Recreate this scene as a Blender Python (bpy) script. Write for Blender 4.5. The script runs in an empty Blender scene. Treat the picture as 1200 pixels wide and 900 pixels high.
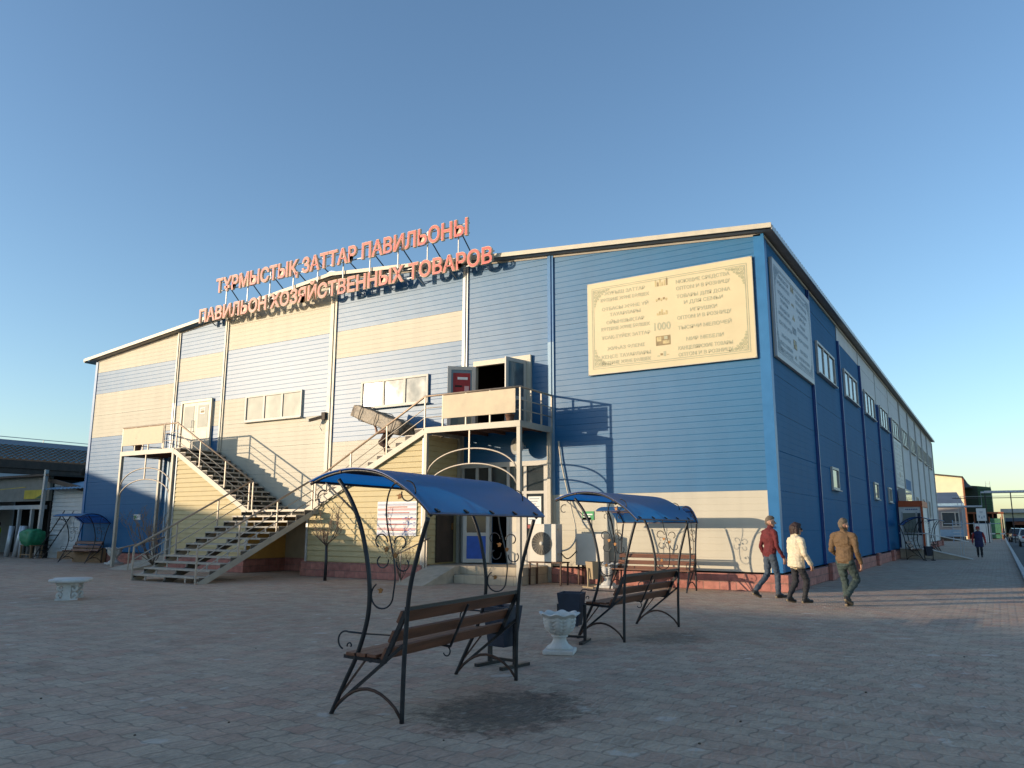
import bpy, bmesh, math, random
from mathutils import Vector, Matrix, noise
R = math.radians
rnd = random.Random(7)
sc = bpy.context.scene
COL = sc.collection

# ------------------------------------------------------------------ camera model (fitted to the photograph)
CYAW, CPIT, CROL, CF, CH = -0.55257, 0.181112, -0.00221, 912.14, 1.55
_f = Vector((math.sin(CYAW) * math.cos(CPIT), math.cos(CYAW) * math.cos(CPIT), math.sin(CPIT)))
_r = Vector((math.cos(CYAW), -math.sin(CYAW), 0))
_d = _f.cross(_r)
_r2 = _r * math.cos(CROL) + _d * math.sin(CROL)
_d2 = _d * math.cos(CROL) - _r * math.sin(CROL)
CAM = Vector((0, 0, CH))

def at(x, y, X=None, Y=None, Z=None):
    d = _r2 * ((x - 600) / CF) + _d2 * ((y - 450) / CF) + _f
    if X is not None: t = X / d.x
    elif Y is not None: t = Y / d.y
    else: t = (Z - CH) / d.z
    return CAM + d * t

cam = bpy.data.cameras.new('camera')
camo = bpy.data.objects.new('camera', cam)
COL.objects.link(camo)
mw = Matrix((( _r2.x, -_d2.x, -_f.x, 0), (_r2.y, -_d2.y, -_f.y, 0), (_r2.z, -_d2.z, -_f.z, CH), (0, 0, 0, 1)))
camo.matrix_world = mw
cam.sensor_width = 36
cam.lens = CF / 1200 * 36
cam.clip_end = 3000
sc.camera = camo

# ------------------------------------------------------------------ light
SUN_AZ, SUN_EL = 45.0, 9.0          # direction the light travels, from +Y towards +X
LD = Vector((math.sin(R(SUN_AZ)) * math.cos(R(SUN_EL)), math.cos(R(SUN_AZ)) * math.cos(R(SUN_EL)), -math.sin(R(SUN_EL))))
sun = bpy.data.lights.new('sun', 'SUN')
sun.energy = 2.85
sun.angle = R(0.5)
sun.color = (1.0, 0.80, 0.56)
so = bpy.data.objects.new('sun', sun)
COL.objects.link(so)
so.rotation_euler = LD.to_track_quat('-Z', 'Y').to_euler()
w = bpy.data.worlds.new("World")
sc.world = w
w.use_nodes = True
nt = w.node_tree
sky = nt.nodes.new('ShaderNodeTexSky')
sky.sky_type = 'NISHITA'
sky.sun_disc = False
sky.sun_elevation = R(SUN_EL)
sky.sun_rotation = R(180 + SUN_AZ)
sky.air_density = 1.0
sky.dust_density = 0.7
sky.ozone_density = 2.6
nt.links.new(sky.outputs[0], nt.nodes['Background'].inputs[0])
nt.nodes['Background'].inputs[1].default_value = 0.15
sc.view_settings.view_transform = 'Standard'
sc.view_settings.look = 'None'
sc.view_settings.gamma = 1
sc.view_settings.exposure = 0.88
sc.view_settings.use_curve_mapping = False

# ------------------------------------------------------------------ materials
MATS = {}
def mat(name, col, rough=0.6, metal=0.0, var=0.12, scale=6.0, bump=0.0, bscale=60.0, spec=0.5, coat=0.0, dirt=0.0, trans=0.0, stretch=None, emit=None):
    """Principled material with soft colour variation, fine bump and large dirt stains, all procedural in object space."""
    m = bpy.data.materials.new(name); m.use_nodes = True
    t = m.node_tree; N = t.nodes; L = t.links
    b = N['Principled BSDF']
    tc = N.new('ShaderNodeTexCoord')
    src = tc.outputs['Object']
    if stretch:
        mp = N.new('ShaderNodeMapping'); mp.inputs['Scale'].default_value = stretch
        L.new(src, mp.inputs['Vector']); src = mp.outputs[0]
    nz = N.new('ShaderNodeTexNoise'); nz.inputs['Scale'].default_value = scale; nz.inputs['Detail'].default_value = 6
    L.new(src, nz.inputs['Vector'])
    cr = N.new('ShaderNodeValToRGB')
    lo = [c * (1 - var) for c in col]; hi = [min(1, c * (1 + var)) for c in col]
    cr.color_ramp.elements[0].position = 0.3; cr.color_ramp.elements[1].position = 0.7
    cr.color_ramp.elements[0].color = (*lo, 1); cr.color_ramp.elements[1].color = (*hi, 1)
    L.new(nz.outputs['Fac'], cr.inputs[0])
    out = cr.outputs[0]
    if dirt > 0:
        n2 = N.new('ShaderNodeTexNoise'); n2.inputs['Scale'].default_value = scale * 0.23; n2.inputs['Detail'].default_value = 8
        n2.inputs['Roughness'].default_value = 0.7
        L.new(src, n2.inputs['Vector'])
        r2 = N.new('ShaderNodeValToRGB'); r2.color_ramp.elements[0].position = 0.5; r2.color_ramp.elements[1].position = 0.72
        r2.color_ramp.elements[1].color = (dirt, dirt, dirt, 1); r2.color_ramp.elements[0].color = (0, 0, 0, 1)
        L.new(n2.outputs['Fac'], r2.inputs[0])
        mx = N.new('ShaderNodeMixRGB'); mx.inputs[2].default_value = (0.16, 0.13, 0.10, 1)
        L.new(r2.outputs[0], mx.inputs[0]); L.new(out, mx.inputs[1]); out = mx.outputs[0]
    L.new(out, b.inputs['Base Color'])
    b.inputs['Metallic'].default_value = metal
    b.inputs['Specular IOR Level'].default_value = spec
    b.inputs['Coat Weight'].default_value = coat
    b.inputs['Coat Roughness'].default_value = 0.25
    b.inputs['Transmission Weight'].default_value = trans
    mr = N.new('ShaderNodeMapRange'); mr.inputs[3].default_value = max(0.02, rough - 0.08); mr.inputs[4].default_value = min(1, rough + 0.08)
    L.new(nz.outputs['Fac'], mr.inputs[0]); L.new(mr.outputs[0], b.inputs['Roughness'])
    if bump > 0:
        n3 = N.new('ShaderNodeTexNoise'); n3.inputs['Scale'].default_value = bscale; n3.inputs['Detail'].default_value = 5
        L.new(src, n3.inputs['Vector'])
        bp = N.new('ShaderNodeBump'); bp.inputs['Strength'].default_value = bump; bp.inputs['Distance'].default_value = 0.01
        L.new(n3.outputs['Fac'], bp.inputs['Height']); L.new(bp.outputs[0], b.inputs['Normal'])
    if emit:
        b.inputs['Emission Color'].default_value = (*emit[0], 1); b.inputs['Emission Strength'].default_value = emit[1]
    MATS[name] = m
    return m

def brickmat(name, c1, c2, mortar, bw, bh, msize, swap=None, bump=0.5, rough=0.85, var=0.25):
    m = bpy.data.materials.new(name); m.use_nodes = True
    t = m.node_tree; N = t.nodes; L = t.links; b = N['Principled BSDF']
    tc = N.new('ShaderNodeTexCoord'); src = tc.outputs['Object']
    if swap:      # pick which axes drive the pattern
        sx = N.new('ShaderNodeSeparateXYZ'); cx = N.new('ShaderNodeCombineXYZ')
        L.new(src, sx.inputs[0]); 
        if swap == 'xz':   # walls of either direction: x+y along, z up
            ad = N.new('ShaderNodeMath'); L.new(sx.outputs[0], ad.inputs[0]); L.new(sx.outputs[1], ad.inputs[1])
            L.new(ad.outputs[0], cx.inputs[0]); L.new(sx.outputs[2], cx.inputs[1])
        src = cx.outputs[0]
    br = N.new('ShaderNodeTexBrick')
    br.inputs['Scale'].default_value = 1; br.inputs['Brick Width'].default_value = bw; br.inputs['Row Height'].default_value = bh
    br.inputs['Mortar Size'].default_value = msize; br.inputs['Mortar Smooth'].default_value = 0.3
    br.inputs['Color1'].default_value = (*c1, 1); br.inputs['Color2'].default_value = (*c2, 1); br.inputs['Mortar'].default_value = (*mortar, 1)
    L.new(src, br.inputs['Vector'])
    nz = N.new('ShaderNodeTexNoise'); nz.inputs['Scale'].default_value = 5; nz.inputs['Detail'].default_value = 8; L.new(src, nz.inputs['Vector'])
    mr = N.new('ShaderNodeMapRange'); mr.inputs[1].default_value = 0.3; mr.inputs[2].default_value = 0.7
    mr.inputs[3].default_value = 1 - var; mr.inputs[4].default_value = 1 + var; L.new(nz.outputs['Fac'], mr.inputs[0])
    mx = N.new('ShaderNodeVectorMath'); mx.operation = 'SCALE'; L.new(br.outputs['Color'], mx.inputs[0]); L.new(mr.outputs[0], mx.inputs['Scale'])
    L.new(mx.outputs[0], b.inputs['Base Color'])
    b.inputs['Roughness'].default_value = rough; b.inputs['Specular IOR Level'].default_value = 0.25
    n3 = N.new('ShaderNodeTexNoise'); n3.inputs['Scale'].default_value = 30; n3.inputs['Detail'].default_value = 6; L.new(src, n3.inputs['Vector'])
    ma = N.new('ShaderNodeMath'); ma.operation = 'MULTIPLY_ADD'; ma.inputs[1].default_value = -1.5; L.new(br.outputs['Fac'], ma.inputs[0]); L.new(n3.outputs['Fac'], ma.inputs[2])
    bp = N.new('ShaderNodeBump'); bp.inputs['Strength'].default_value = bump; bp.inputs['Distance'].default_value = 0.012
    L.new(ma.outputs[0], bp.inputs['Height']); L.new(bp.outputs[0], b.inputs['Normal'])
    MATS[name] = m
    return m

def wallmat(name, col, rough, spec, dirt=0.05, coat=0.0):
    """painted steel sandwich panel: faint panel-to-panel tone, streaks running down, glossy paint"""
    m = bpy.data.materials.new(name); m.use_nodes = True
    t = m.node_tree; N = t.nodes; L = t.links; b = N['Principled BSDF']
    tc = N.new('ShaderNodeTexCoord')
    mp = N.new('ShaderNodeMapping'); mp.inputs['Scale'].default_value = (2.2, 2.2, 0.12); L.new(tc.outputs['Object'], mp.inputs['Vector'])
    nz = N.new('ShaderNodeTexNoise'); nz.inputs['Scale'].default_value = 1.0; nz.inputs['Detail'].default_value = 6; L.new(mp.outputs[0], nz.inputs['Vector'])
    n2 = N.new('ShaderNodeTexNoise'); n2.inputs['Scale'].default_value = 0.35; n2.inputs['Detail'].default_value = 5; L.new(tc.outputs['Object'], n2.inputs['Vector'])
    ad = N.new('ShaderNodeMath'); ad.operation = 'ADD'; L.new(nz.outputs['Fac'], ad.inputs[0]); L.new(n2.outputs['Fac'], ad.inputs[1])
    mr = N.new('ShaderNodeMapRange'); mr.inputs[1].default_value = 0.7; mr.inputs[2].default_value = 1.35; mr.inputs[3].default_value = 1.06; mr.inputs[4].default_value = 0.90
    L.new(ad.outputs[0], mr.inputs[0])
    rgb = N.new('ShaderNodeRGB'); rgb.outputs[0].default_value = (*col, 1)
    mx = N.new('ShaderNodeVectorMath'); mx.operation = 'SCALE'; L.new(rgb.outputs[0], mx.inputs[0]); L.new(mr.outputs[0], mx.inputs['Scale'])
    L.new(mx.outputs[0], b.inputs['Base Color'])
    b.inputs['Roughness'].default_value = 0.9; b.inputs['Specular IOR Level'].default_value = 0.0
    # satin powder coat: a broad, weak gloss lobe that does not grow at grazing angles
    gl = N.new('ShaderNodeBsdfGlossy'); gl.inputs['Color'].default_value = (spec, spec, spec, 1); gl.inputs['Roughness'].default_value = rough
    ads = N.new('ShaderNodeAddShader'); L.new(b.outputs[0], ads.inputs[0]); L.new(gl.outputs[0], ads.inputs[1]); L.new(ads.outputs[0], N['Material Output'].inputs[0])
    # slow oil-canning of the thin sheet
    n3 = N.new('ShaderNodeTexNoise'); n3.inputs['Scale'].default_value = 1.3; n3.inputs['Detail'].default_value = 2; L.new(tc.outputs['Object'], n3.inputs['Vector'])
    bp = N.new('ShaderNodeBump'); bp.inputs['Strength'].default_value = 0.25; bp.inputs['Distance'].default_value = 0.02
    L.new(n3.outputs['Fac'], bp.inputs['Height']); L.new(bp.outputs[0], b.inputs['Normal']); L.new(bp.outputs[0], gl.inputs['Normal'])
    MATS[name] = m
    return m

def glassmat(name, col, rough=0.06, alpha_mix=0.0):
    m = mat(name, col, rough, 0, 0.2, 2.0, spec=1.0)
    return m

M = MATS
wallmat('blue_panel', (0.004, 0.105, 0.246), 0.42, 0.050)
wallmat('cream_panel', (0.53, 0.49, 0.395), 0.44, 0.018)
wallmat('white_panel', (0.66, 0.66, 0.64), 0.48, 0.03)
wallmat('pale_blue_panel', (0.16, 0.25, 0.38), 0.48, 0.03)
mat('bright_blue_trim', (0.008, 0.135, 0.34), 0.4, 0, 0.08, 3)
mat('dark_blue_trim', (0.012, 0.055, 0.22), 0.4, 0, 0.1, 3)
mat('cream_trim', (0.52, 0.47, 0.37), 0.45, 0, 0.08, 3, dirt=0.15)
mat('grey_trim', (0.42, 0.43, 0.43), 0.4, 0.2, 0.1, 3)
mat('roof_metal', (0.42, 0.42, 0.41), 0.45, 0.5, 0.12, 2, dirt=0.2)
mat('soffit', (0.34, 0.31, 0.27), 0.7, 0, 0.12, 4)
mat('white_plastic', (0.50, 0.47, 0.42), 0.5, 0, 0.05, 5, dirt=0.1)
mat('cream_door', (0.52, 0.46, 0.34), 0.45, 0, 0.06, 4, dirt=0.1)
glassmat('window_glass', (0.10, 0.12, 0.13), 0.09)
mat('pale_glass', (0.20, 0.22, 0.19), 0.4, 0, 0.1, 2, spec=0.25)
glassmat('dark_glass', (0.03, 0.035, 0.04), 0.06)
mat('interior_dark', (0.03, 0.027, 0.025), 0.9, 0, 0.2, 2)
mat('dark_void', (0.012, 0.011, 0.010), 0.9, 0, 0.3, 2)
brickmat('pink_stone', (0.46, 0.20, 0.16), (0.36, 0.15, 0.125), (0.30, 0.17, 0.14), 0.42, 0.21, 0.012, swap='xz', bump=0.9)
brickmat('beige_tile', (0.46, 0.38, 0.27), (0.42, 0.34, 0.25), (0.22, 0.18, 0.14), 0.40, 0.235, 0.006, swap='xz', bump=0.3, rough=0.5, var=0.1)
mat('concrete', (0.42, 0.36, 0.28), 0.85, 0, 0.15, 5, 0.3, 60, dirt=0.3)
mat('yellow_siding', (0.56, 0.46, 0.25), 0.55, 0, 0.07, 3, spec=0.2)
mat('bounce_lit_siding', (0.62, 0.36, 0.10), 0.55, 0, 0.08, 3, spec=0.2)  # yellow siding of the stair recess with warm bounce light put into its colour
mat('tan_panel', (0.34, 0.26, 0.16), 0.6, 0, 0.1, 3)
mat('stair_paint', (0.40, 0.37, 0.31), 0.5, 0.1, 0.1, 5, dirt=0.25)
mat('stair_tread', (0.40, 0.37, 0.32), 0.55, 0.2, 0.12, 6, dirt=0.3)
mat('stair_dark', (0.10, 0.085, 0.07), 0.7, 0.1, 0.2, 6)
mat('rail_paint', (0.40, 0.29, 0.20), 0.45, 0.2, 0.12, 8, dirt=0.2)
mat('rail_thin', (0.44, 0.38, 0.31), 0.45, 0.2, 0.12, 8, dirt=0.2)
mat('rail_panel', (0.60, 0.49, 0.33), 0.6, 0, 0.08, 4, 0.1, 20, dirt=0.25)
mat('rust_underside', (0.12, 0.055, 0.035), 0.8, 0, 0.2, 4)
mat('black_iron', (0.022, 0.024, 0.028), 0.42, 0.3, 0.25, 20, 0.15, 90)
mat('rusty_iron', (0.075, 0.04, 0.028), 0.6, 0.3, 0.35, 14, 0.2, 90)
mat('gold_leaf', (0.26, 0.12, 0.035), 0.5, 0.4, 0.3, 30)
mat('bench_wood', (0.145, 0.055, 0.027), 0.55, 0, 0.30, 3, 0.25, 40, stretch=(6, 0.6, 6))
mat('bin_blue', (0.022, 0.032, 0.055), 0.45, 0.2, 0.2, 8, dirt=0.35)
mat('urn_white', (0.56, 0.55, 0.52), 0.75, 0, 0.12, 9, 0.3, 70, dirt=0.35)
mat('letter_cream', (0.58, 0.46, 0.31), 0.5, 0, 0.06, 6)
mat('letter_red', (0.53, 0.060, 0.048), 0.45, 0, 0.08, 4)
mat('board_border', (0.40, 0.39, 0.24), 0.5, 0, 0.1, 8)
mat('board_cream', (0.60, 0.51, 0.315), 0.5, 0, 0.05, 1.5)
mat('board_shaded', (0.52, 0.54, 0.55), 0.5, 0, 0.05, 1.5)  # copy of the cream board for the side wall, cool shade in the colour
mat('board_text', (0.39, 0.385, 0.255), 0.5, 0, 0.10, 8)
mat('board_text_grey', (0.22, 0.28, 0.33), 0.5, 0, 0.10, 8)  # grey print; on the side boards, lettering with shade put into its colour
mat('board_brown', (0.26, 0.19, 0.09), 0.6, 0, 0.3, 9)
mat('board_tan', (0.50, 0.40, 0.20), 0.6, 0, 0.3, 9)
mat('sign_green', (0.02, 0.30, 0.09), 0.5)
mat('sign_red', (0.30, 0.015, 0.015), 0.5, 0, 0.2, 6)
mat('sign_white', (0.72, 0.72, 0.70), 0.5, 0, 0.04, 6)
mat('sign_blue', (0.02, 0.09, 0.42), 0.5)
mat('poster_pink', (0.60, 0.36, 0.36), 0.6)
mat('poster_grey', (0.45, 0.46, 0.54), 0.6)
mat('ac_white', (0.60, 0.56, 0.48), 0.45, 0, 0.05, 4, dirt=0.15)
mat('ac_grille', (0.40, 0.36, 0.30), 0.5, 0.2, 0.1, 10)
mat('bark', (0.085, 0.06, 0.042), 0.9, 0, 0.3, 20, 0.5, 60)
mat('twig', (0.24, 0.165, 0.11), 0.9, 0, 0.3, 30)
mat('dry_leaf', (0.20, 0.17, 0.08), 0.8, 0, 0.4, 30)
mat('green_leaf', (0.06, 0.10, 0.03), 0.7, 0, 0.4, 30)
mat('terracotta', (0.17, 0.085, 0.055), 0.8, 0, 0.2, 12)
mat('skin', (0.46, 0.25, 0.17), 0.5, 0, 0.08, 20)
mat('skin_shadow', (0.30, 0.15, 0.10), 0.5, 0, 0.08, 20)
mat('hair_grey', (0.13, 0.10, 0.07), 0.8, 0, 0.3, 60, 0.6, 120)
mat('hair_brown', (0.030, 0.013, 0.010), 0.6, 0, 0.3, 60, 0.6, 120)
mat('maroon_knit', (0.115, 0.014, 0.017), 0.85, 0, 0.2, 14, 0.5, 25)
mat('cream_quilt', (0.62, 0.53, 0.38), 0.8, 0, 0.10, 10, 0.6, 18)
mat('brown_jacket', (0.125, 0.075, 0.036), 0.8, 0, 0.15, 10, 0.5, 16)
mat('denim_blue', (0.045, 0.065, 0.095), 0.85, 0, 0.3, 9, 0.5, 22)
mat('denim_green', (0.035, 0.055, 0.052), 0.85, 0, 0.3, 9, 0.5, 22)
mat('black_cloth', (0.018, 0.019, 0.024), 0.85, 0, 0.3, 9, 0.5, 22)
mat('navy_cloth', (0.022, 0.026, 0.085), 0.85, 0, 0.3, 9, 0.5, 22)
mat('brown_cloth', (0.06, 0.032, 0.024), 0.85, 0, 0.3, 9, 0.5, 22)
mat('red_cloth', (0.32, 0.035, 0.03), 0.85, 0, 0.2, 9, 0.5, 22)
mat('green_vest', (0.30, 0.50, 0.02), 0.8, 0, 0.2, 9)
mat('shoe_black', (0.015, 0.014, 0.014), 0.5, 0, 0.2, 20)
mat('shoe_sole', (0.20, 0.155, 0.10), 0.8, 0, 0.1, 20)
mat('bundle_wrap', (0.19, 0.15, 0.105), 0.5, 0.0, 0.75, 11, 1.0, 16)
mat('grey_wall', (0.20, 0.20, 0.18), 0.8, 0, 0.15, 3, dirt=0.3)
mat('white_siding', (0.52, 0.54, 0.54), 0.6, 0, 0.08, 3, dirt=0.15)
mat('teal_roof', (0.065, 0.16, 0.185), 0.5, 0.1, 0.25, 2.5)
mat('slate_roof', (0.14, 0.16, 0.18), 0.5, 0.2, 0.15, 2.5)
mat('brown_fascia', (0.060, 0.042, 0.030), 0.7, 0, 0.3, 3)
mat('yellow_banner', (0.46, 0.36, 0.03), 0.6, 0, 0.2, 3)
mat('green_tarp', (0.012, 0.19, 0.085), 0.6, 0, 0.25, 5, 0.6, 9)
mat('silver_roll', (0.50, 0.52, 0.54), 0.3, 0.35, 0.1, 5)
mat('wood_plain', (0.24, 0.15, 0.08), 0.75, 0, 0.25, 5, 0.3, 30)
mat('pale_blue_metal', (0.22, 0.34, 0.46), 0.5, 0.1, 0.12, 3)
mat('cream_stucco', (0.68, 0.64, 0.44), 0.8, 0, 0.06, 1)
mat('green_siding', (0.035, 0.10, 0.045), 0.6, 0, 0.15, 2)
mat('dark_green', (0.012, 0.028, 0.018), 0.6, 0, 0.2, 2)
mat('grey_blue_roof', (0.085, 0.115, 0.165), 0.6, 0, 0.12, 1)
mat('grey_render', (0.28, 0.26, 0.27), 0.8, 0, 0.1, 2)
mat('pipe_grey', (0.36, 0.40, 0.44), 0.4, 0.3, 0.1, 3)
mat('kerb_stone', (0.50, 0.48, 0.45), 0.85, 0, 0.15, 6, 0.3, 50, dirt=0.3)
mat('car_white', (0.62, 0.65, 0.68), 0.25, 0, 0.03, 3, coat=0.8)
mat('car_dark', (0.03, 0.045, 0.065), 0.25, 0, 0.03, 3, coat=0.8)
mat('car_red', (0.28, 0.03, 0.02), 0.25, 0, 0.03, 3, coat=0.8)
mat('tyre', (0.02, 0.02, 0.02), 0.85)
mat('lamp_red', (0.35, 0.02, 0.015), 0.3)
mat('orange_trim', (0.50, 0.085, 0.02), 0.5, 0, 0.1, 3)
mat('lamp_glass', (0.75, 0.72, 0.64), 0.12, 0.6, 0.05, 5)
mat('asphalt', (0.055, 0.055, 0.057), 0.9, 0, 0.25, 3, 0.4, 80, dirt=0.2)
mat('green_gate', (0.03, 0.13, 0.075), 0.6, 0, 0.2, 3)
mat('rust_red', (0.22, 0.07, 0.03), 0.7, 0, 0.3, 3)

def canopymat():
    m = mat('canopy_blue', (0.075, 0.22, 0.385), 0.38, 0, 0.08, 5, spec=0.8, dirt=0.12)
    t = m.node_tree; N = t.nodes; L = t.links; b = N['Principled BSDF']; o = N['Material Output']
    tr = N.new('ShaderNodeBsdfTranslucent'); tr.inputs[0].default_value = (0.07, 0.52, 0.95, 1)
    mx = N.new('ShaderNodeMixShader'); mx.inputs[0].default_value = 0.55
    L.new(b.outputs[0], mx.inputs[1]); L.new(tr.outputs[0], mx.inputs[2]); L.new(mx.outputs[0], o.inputs[0])
canopymat()

def paving():
    m = bpy.data.materials.new('paving'); m.use_nodes = True
    t = m.node_tree; N = t.nodes; L = t.links; b = N['Principled BSDF']
    tc = N.new('ShaderNodeTexCoord'); src = tc.outputs['Object']
    # wavy interlocking edges
    sx = N.new('ShaderNodeSeparateXYZ'); L.new(src, sx.inputs[0])
    def math_(op, a, bb=None, c=None):
        n = N.new('ShaderNodeMath'); n.operation = op
        for i, v in enumerate((a, bb, c)):
            if v is None: continue
            if isinstance(v, (int, float)): n.inputs[i].default_value = v
            else: L.new(v, n.inputs[i])
        return n.outputs[0]
    wy = math_('MULTIPLY', math_('SINE', math_('MULTIPLY', sx.outputs[0], 2 * math.pi / 0.25)), 0.016)
    wx = math_('MULTIPLY', math_('SINE', math_('MULTIPLY', sx.outputs[1], 2 * math.pi / 0.25)), 0.016)
    cx = N.new('ShaderNodeCombineXYZ'); L.new(math_('ADD', sx.outputs[0], wx), cx.inputs[0]); L.new(math_('ADD', sx.outputs[1], wy), cx.inputs[1])
    br = N.new('ShaderNodeTexBrick'); br.inputs['Scale'].default_value = 1
    br.inputs['Brick Width'].default_value = 0.25; br.inputs['Row Height'].default_value = 0.25; br.inputs['Mortar Size'].default_value = 0.010
    br.inputs['Mortar Smooth'].default_value = 0.6; br.inputs['Bias'].default_value = -0.25
    br.inputs['Color1'].default_value = (0.43, 0.33, 0.245, 1); br.inputs['Color2'].default_value = (0.43, 0.235, 0.17, 1); br.inputs['Mortar'].default_value = (0.26, 0.205, 0.16, 1)
    L.new(cx.outputs[0], br.inputs['Vector'])
    def noise_(scale, det, lo, hi, o0, o1, rough=0.6):
        n = N.new('ShaderNodeTexNoise'); n.inputs['Scale'].default_value = scale; n.inputs['Detail'].default_value = det; n.inputs['Roughness'].default_value = rough
        L.new(src, n.inputs['Vector'])
        r = N.new('ShaderNodeMapRange'); r.inputs[1].default_value = lo; r.inputs[2].default_value = hi; r.inputs[3].default_value = o0; r.inputs[4].default_value = o1
        L.new(n.outputs['Fac'], r.inputs[0]); return r.outputs[0], n.outputs['Fac']
    # dust film hides the joints in patches
    dust, _ = noise_(0.55, 8, 0.36, 0.66, 0.05, 0.55, 0.65)
    d1 = N.new('ShaderNodeMixRGB'); d1.inputs[2].default_value = (0.46, 0.35, 0.255, 1)
    L.new(dust, d1.inputs[0]); L.new(br.outputs['Color'], d1.inputs[1])
    v1, _ = noise_(3.1, 6, 0.3, 0.7, 0.80, 1.18)
    v2, fine = noise_(26, 8, 0.3, 0.7, 0.80, 1.20, 0.7)
    v3, _ = noise_(0.13, 4, 0.3, 0.7, 0.88, 1.12)
    s1 = math_('MULTIPLY', math_('MULTIPLY', v1, v2), v3)
    mx = N.new('ShaderNodeVectorMath'); mx.operation = 'SCALE'; L.new(d1.outputs[0], mx.inputs[0]); L.new(s1, mx.inputs['Scale'])
    # dark soil washed out beside the benches; dark patch under the lower stairs
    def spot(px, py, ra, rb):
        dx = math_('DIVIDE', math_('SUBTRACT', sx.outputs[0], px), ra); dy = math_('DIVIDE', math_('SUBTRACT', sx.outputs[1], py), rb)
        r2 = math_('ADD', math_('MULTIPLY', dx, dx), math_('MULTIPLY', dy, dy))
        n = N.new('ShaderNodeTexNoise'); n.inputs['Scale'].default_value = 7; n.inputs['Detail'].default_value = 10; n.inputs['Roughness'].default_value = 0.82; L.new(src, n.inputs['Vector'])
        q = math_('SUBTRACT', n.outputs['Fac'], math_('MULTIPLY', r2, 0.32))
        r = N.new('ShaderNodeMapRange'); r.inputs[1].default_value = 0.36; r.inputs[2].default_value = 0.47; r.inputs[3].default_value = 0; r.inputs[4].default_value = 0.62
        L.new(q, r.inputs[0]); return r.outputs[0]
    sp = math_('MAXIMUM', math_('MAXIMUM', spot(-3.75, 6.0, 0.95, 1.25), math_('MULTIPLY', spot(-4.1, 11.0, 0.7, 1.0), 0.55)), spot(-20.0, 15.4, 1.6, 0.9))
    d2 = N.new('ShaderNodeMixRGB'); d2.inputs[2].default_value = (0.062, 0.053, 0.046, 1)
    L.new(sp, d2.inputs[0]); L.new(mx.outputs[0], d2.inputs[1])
    rr, _ = noise_(2.3, 5, 0.3, 0.7, 0.62, 0.88); L.new(rr, b.inputs['Roughness']); b.inputs['Specular IOR Level'].default_value = 0.32
    # embossed leaf relief on each tile + joints + grit
    fx = math_('SUBTRACT', math_('FRACT', math_('DIVIDE', sx.outputs[0], 0.125)), 0.5)
    fy = math_('SUBTRACT', math_('FRACT', math_('DIVIDE', sx.outputs[1], 0.25)), 0.5)
    vee = math_('ABSOLUTE', math_('SUBTRACT', math_('ABSOLUTE', fx), math_('MULTIPLY', math_('ADD', fy, 0.5), 0.45)))
    vr = N.new('ShaderNodeMapRange'); vr.inputs[1].default_value = 0.0; vr.inputs[2].default_value = 0.13; vr.inputs[3].default_value = 1.0; vr.inputs[4].default_value = 0.0
    L.new(vee, vr.inputs[0])
    # old stains and a few bleached blocks
    stn, _ = noise_(0.9, 9, 0.56, 0.70, 0.0, 0.55, 0.72)
    d4 = N.new('ShaderNodeMixRGB'); d4.inputs[2].default_value = (0.17, 0.135, 0.105, 1); L.new(stn, d4.inputs[0]); L.new(d2.outputs[0], d4.inputs[1])
    blc, _ = noise_(2.7, 3, 0.655, 0.70, 0.0, 0.6, 0.5)
    d5 = N.new('ShaderNodeMixRGB'); d5.inputs[2].default_value = (0.60, 0.53, 0.46, 1); L.new(blc, d5.inputs[0]); L.new(d4.outputs[0], d5.inputs[1])
    relief_glint, _ = noise_(1.3, 5, 0.40, 0.62, 0.0, 0.45)  # highlights of the worn V relief put into the colour
    d3 = N.new('ShaderNodeMixRGB'); d3.inputs[2].default_value = (0.56, 0.46, 0.37, 1)
    L.new(math_('MULTIPLY', vr.outputs[0], relief_glint), d3.inputs[0]); L.new(d5.outputs[0], d3.inputs[1]); L.new(d3.outputs[0], b.inputs['Base Color'])
    low, lowf = noise_(1.7, 4, 0.3, 0.7, 0, 1)
    h = math_('ADD', math_('MULTIPLY', br.outputs['Fac'], -1.3), math_('MULTIPLY', vr.outputs[0], 0.55))
    h = math_('ADD', h, math_('MULTIPLY', fine, 1.1))
    h = math_('ADD', h, math_('MULTIPLY', sp, math_('MULTIPLY', fine, 4.0)))
    bp = N.new('ShaderNodeBump'); bp.inputs['Strength'].default_value = 0.85; bp.inputs['Distance'].default_value = 0.014
    L.new(h, bp.inputs['Height'])
    bp2 = N.new('ShaderNodeBump'); bp2.inputs['Strength'].default_value = 0.35; bp2.inputs['Distance'].default_value = 0.05
    L.new(low, bp2.inputs['Height']); L.new(bp.outputs[0], bp2.inputs['Normal']); L.new(bp2.outputs[0], b.inputs['Normal'])
    MATS['paving'] = m
paving()

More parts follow.
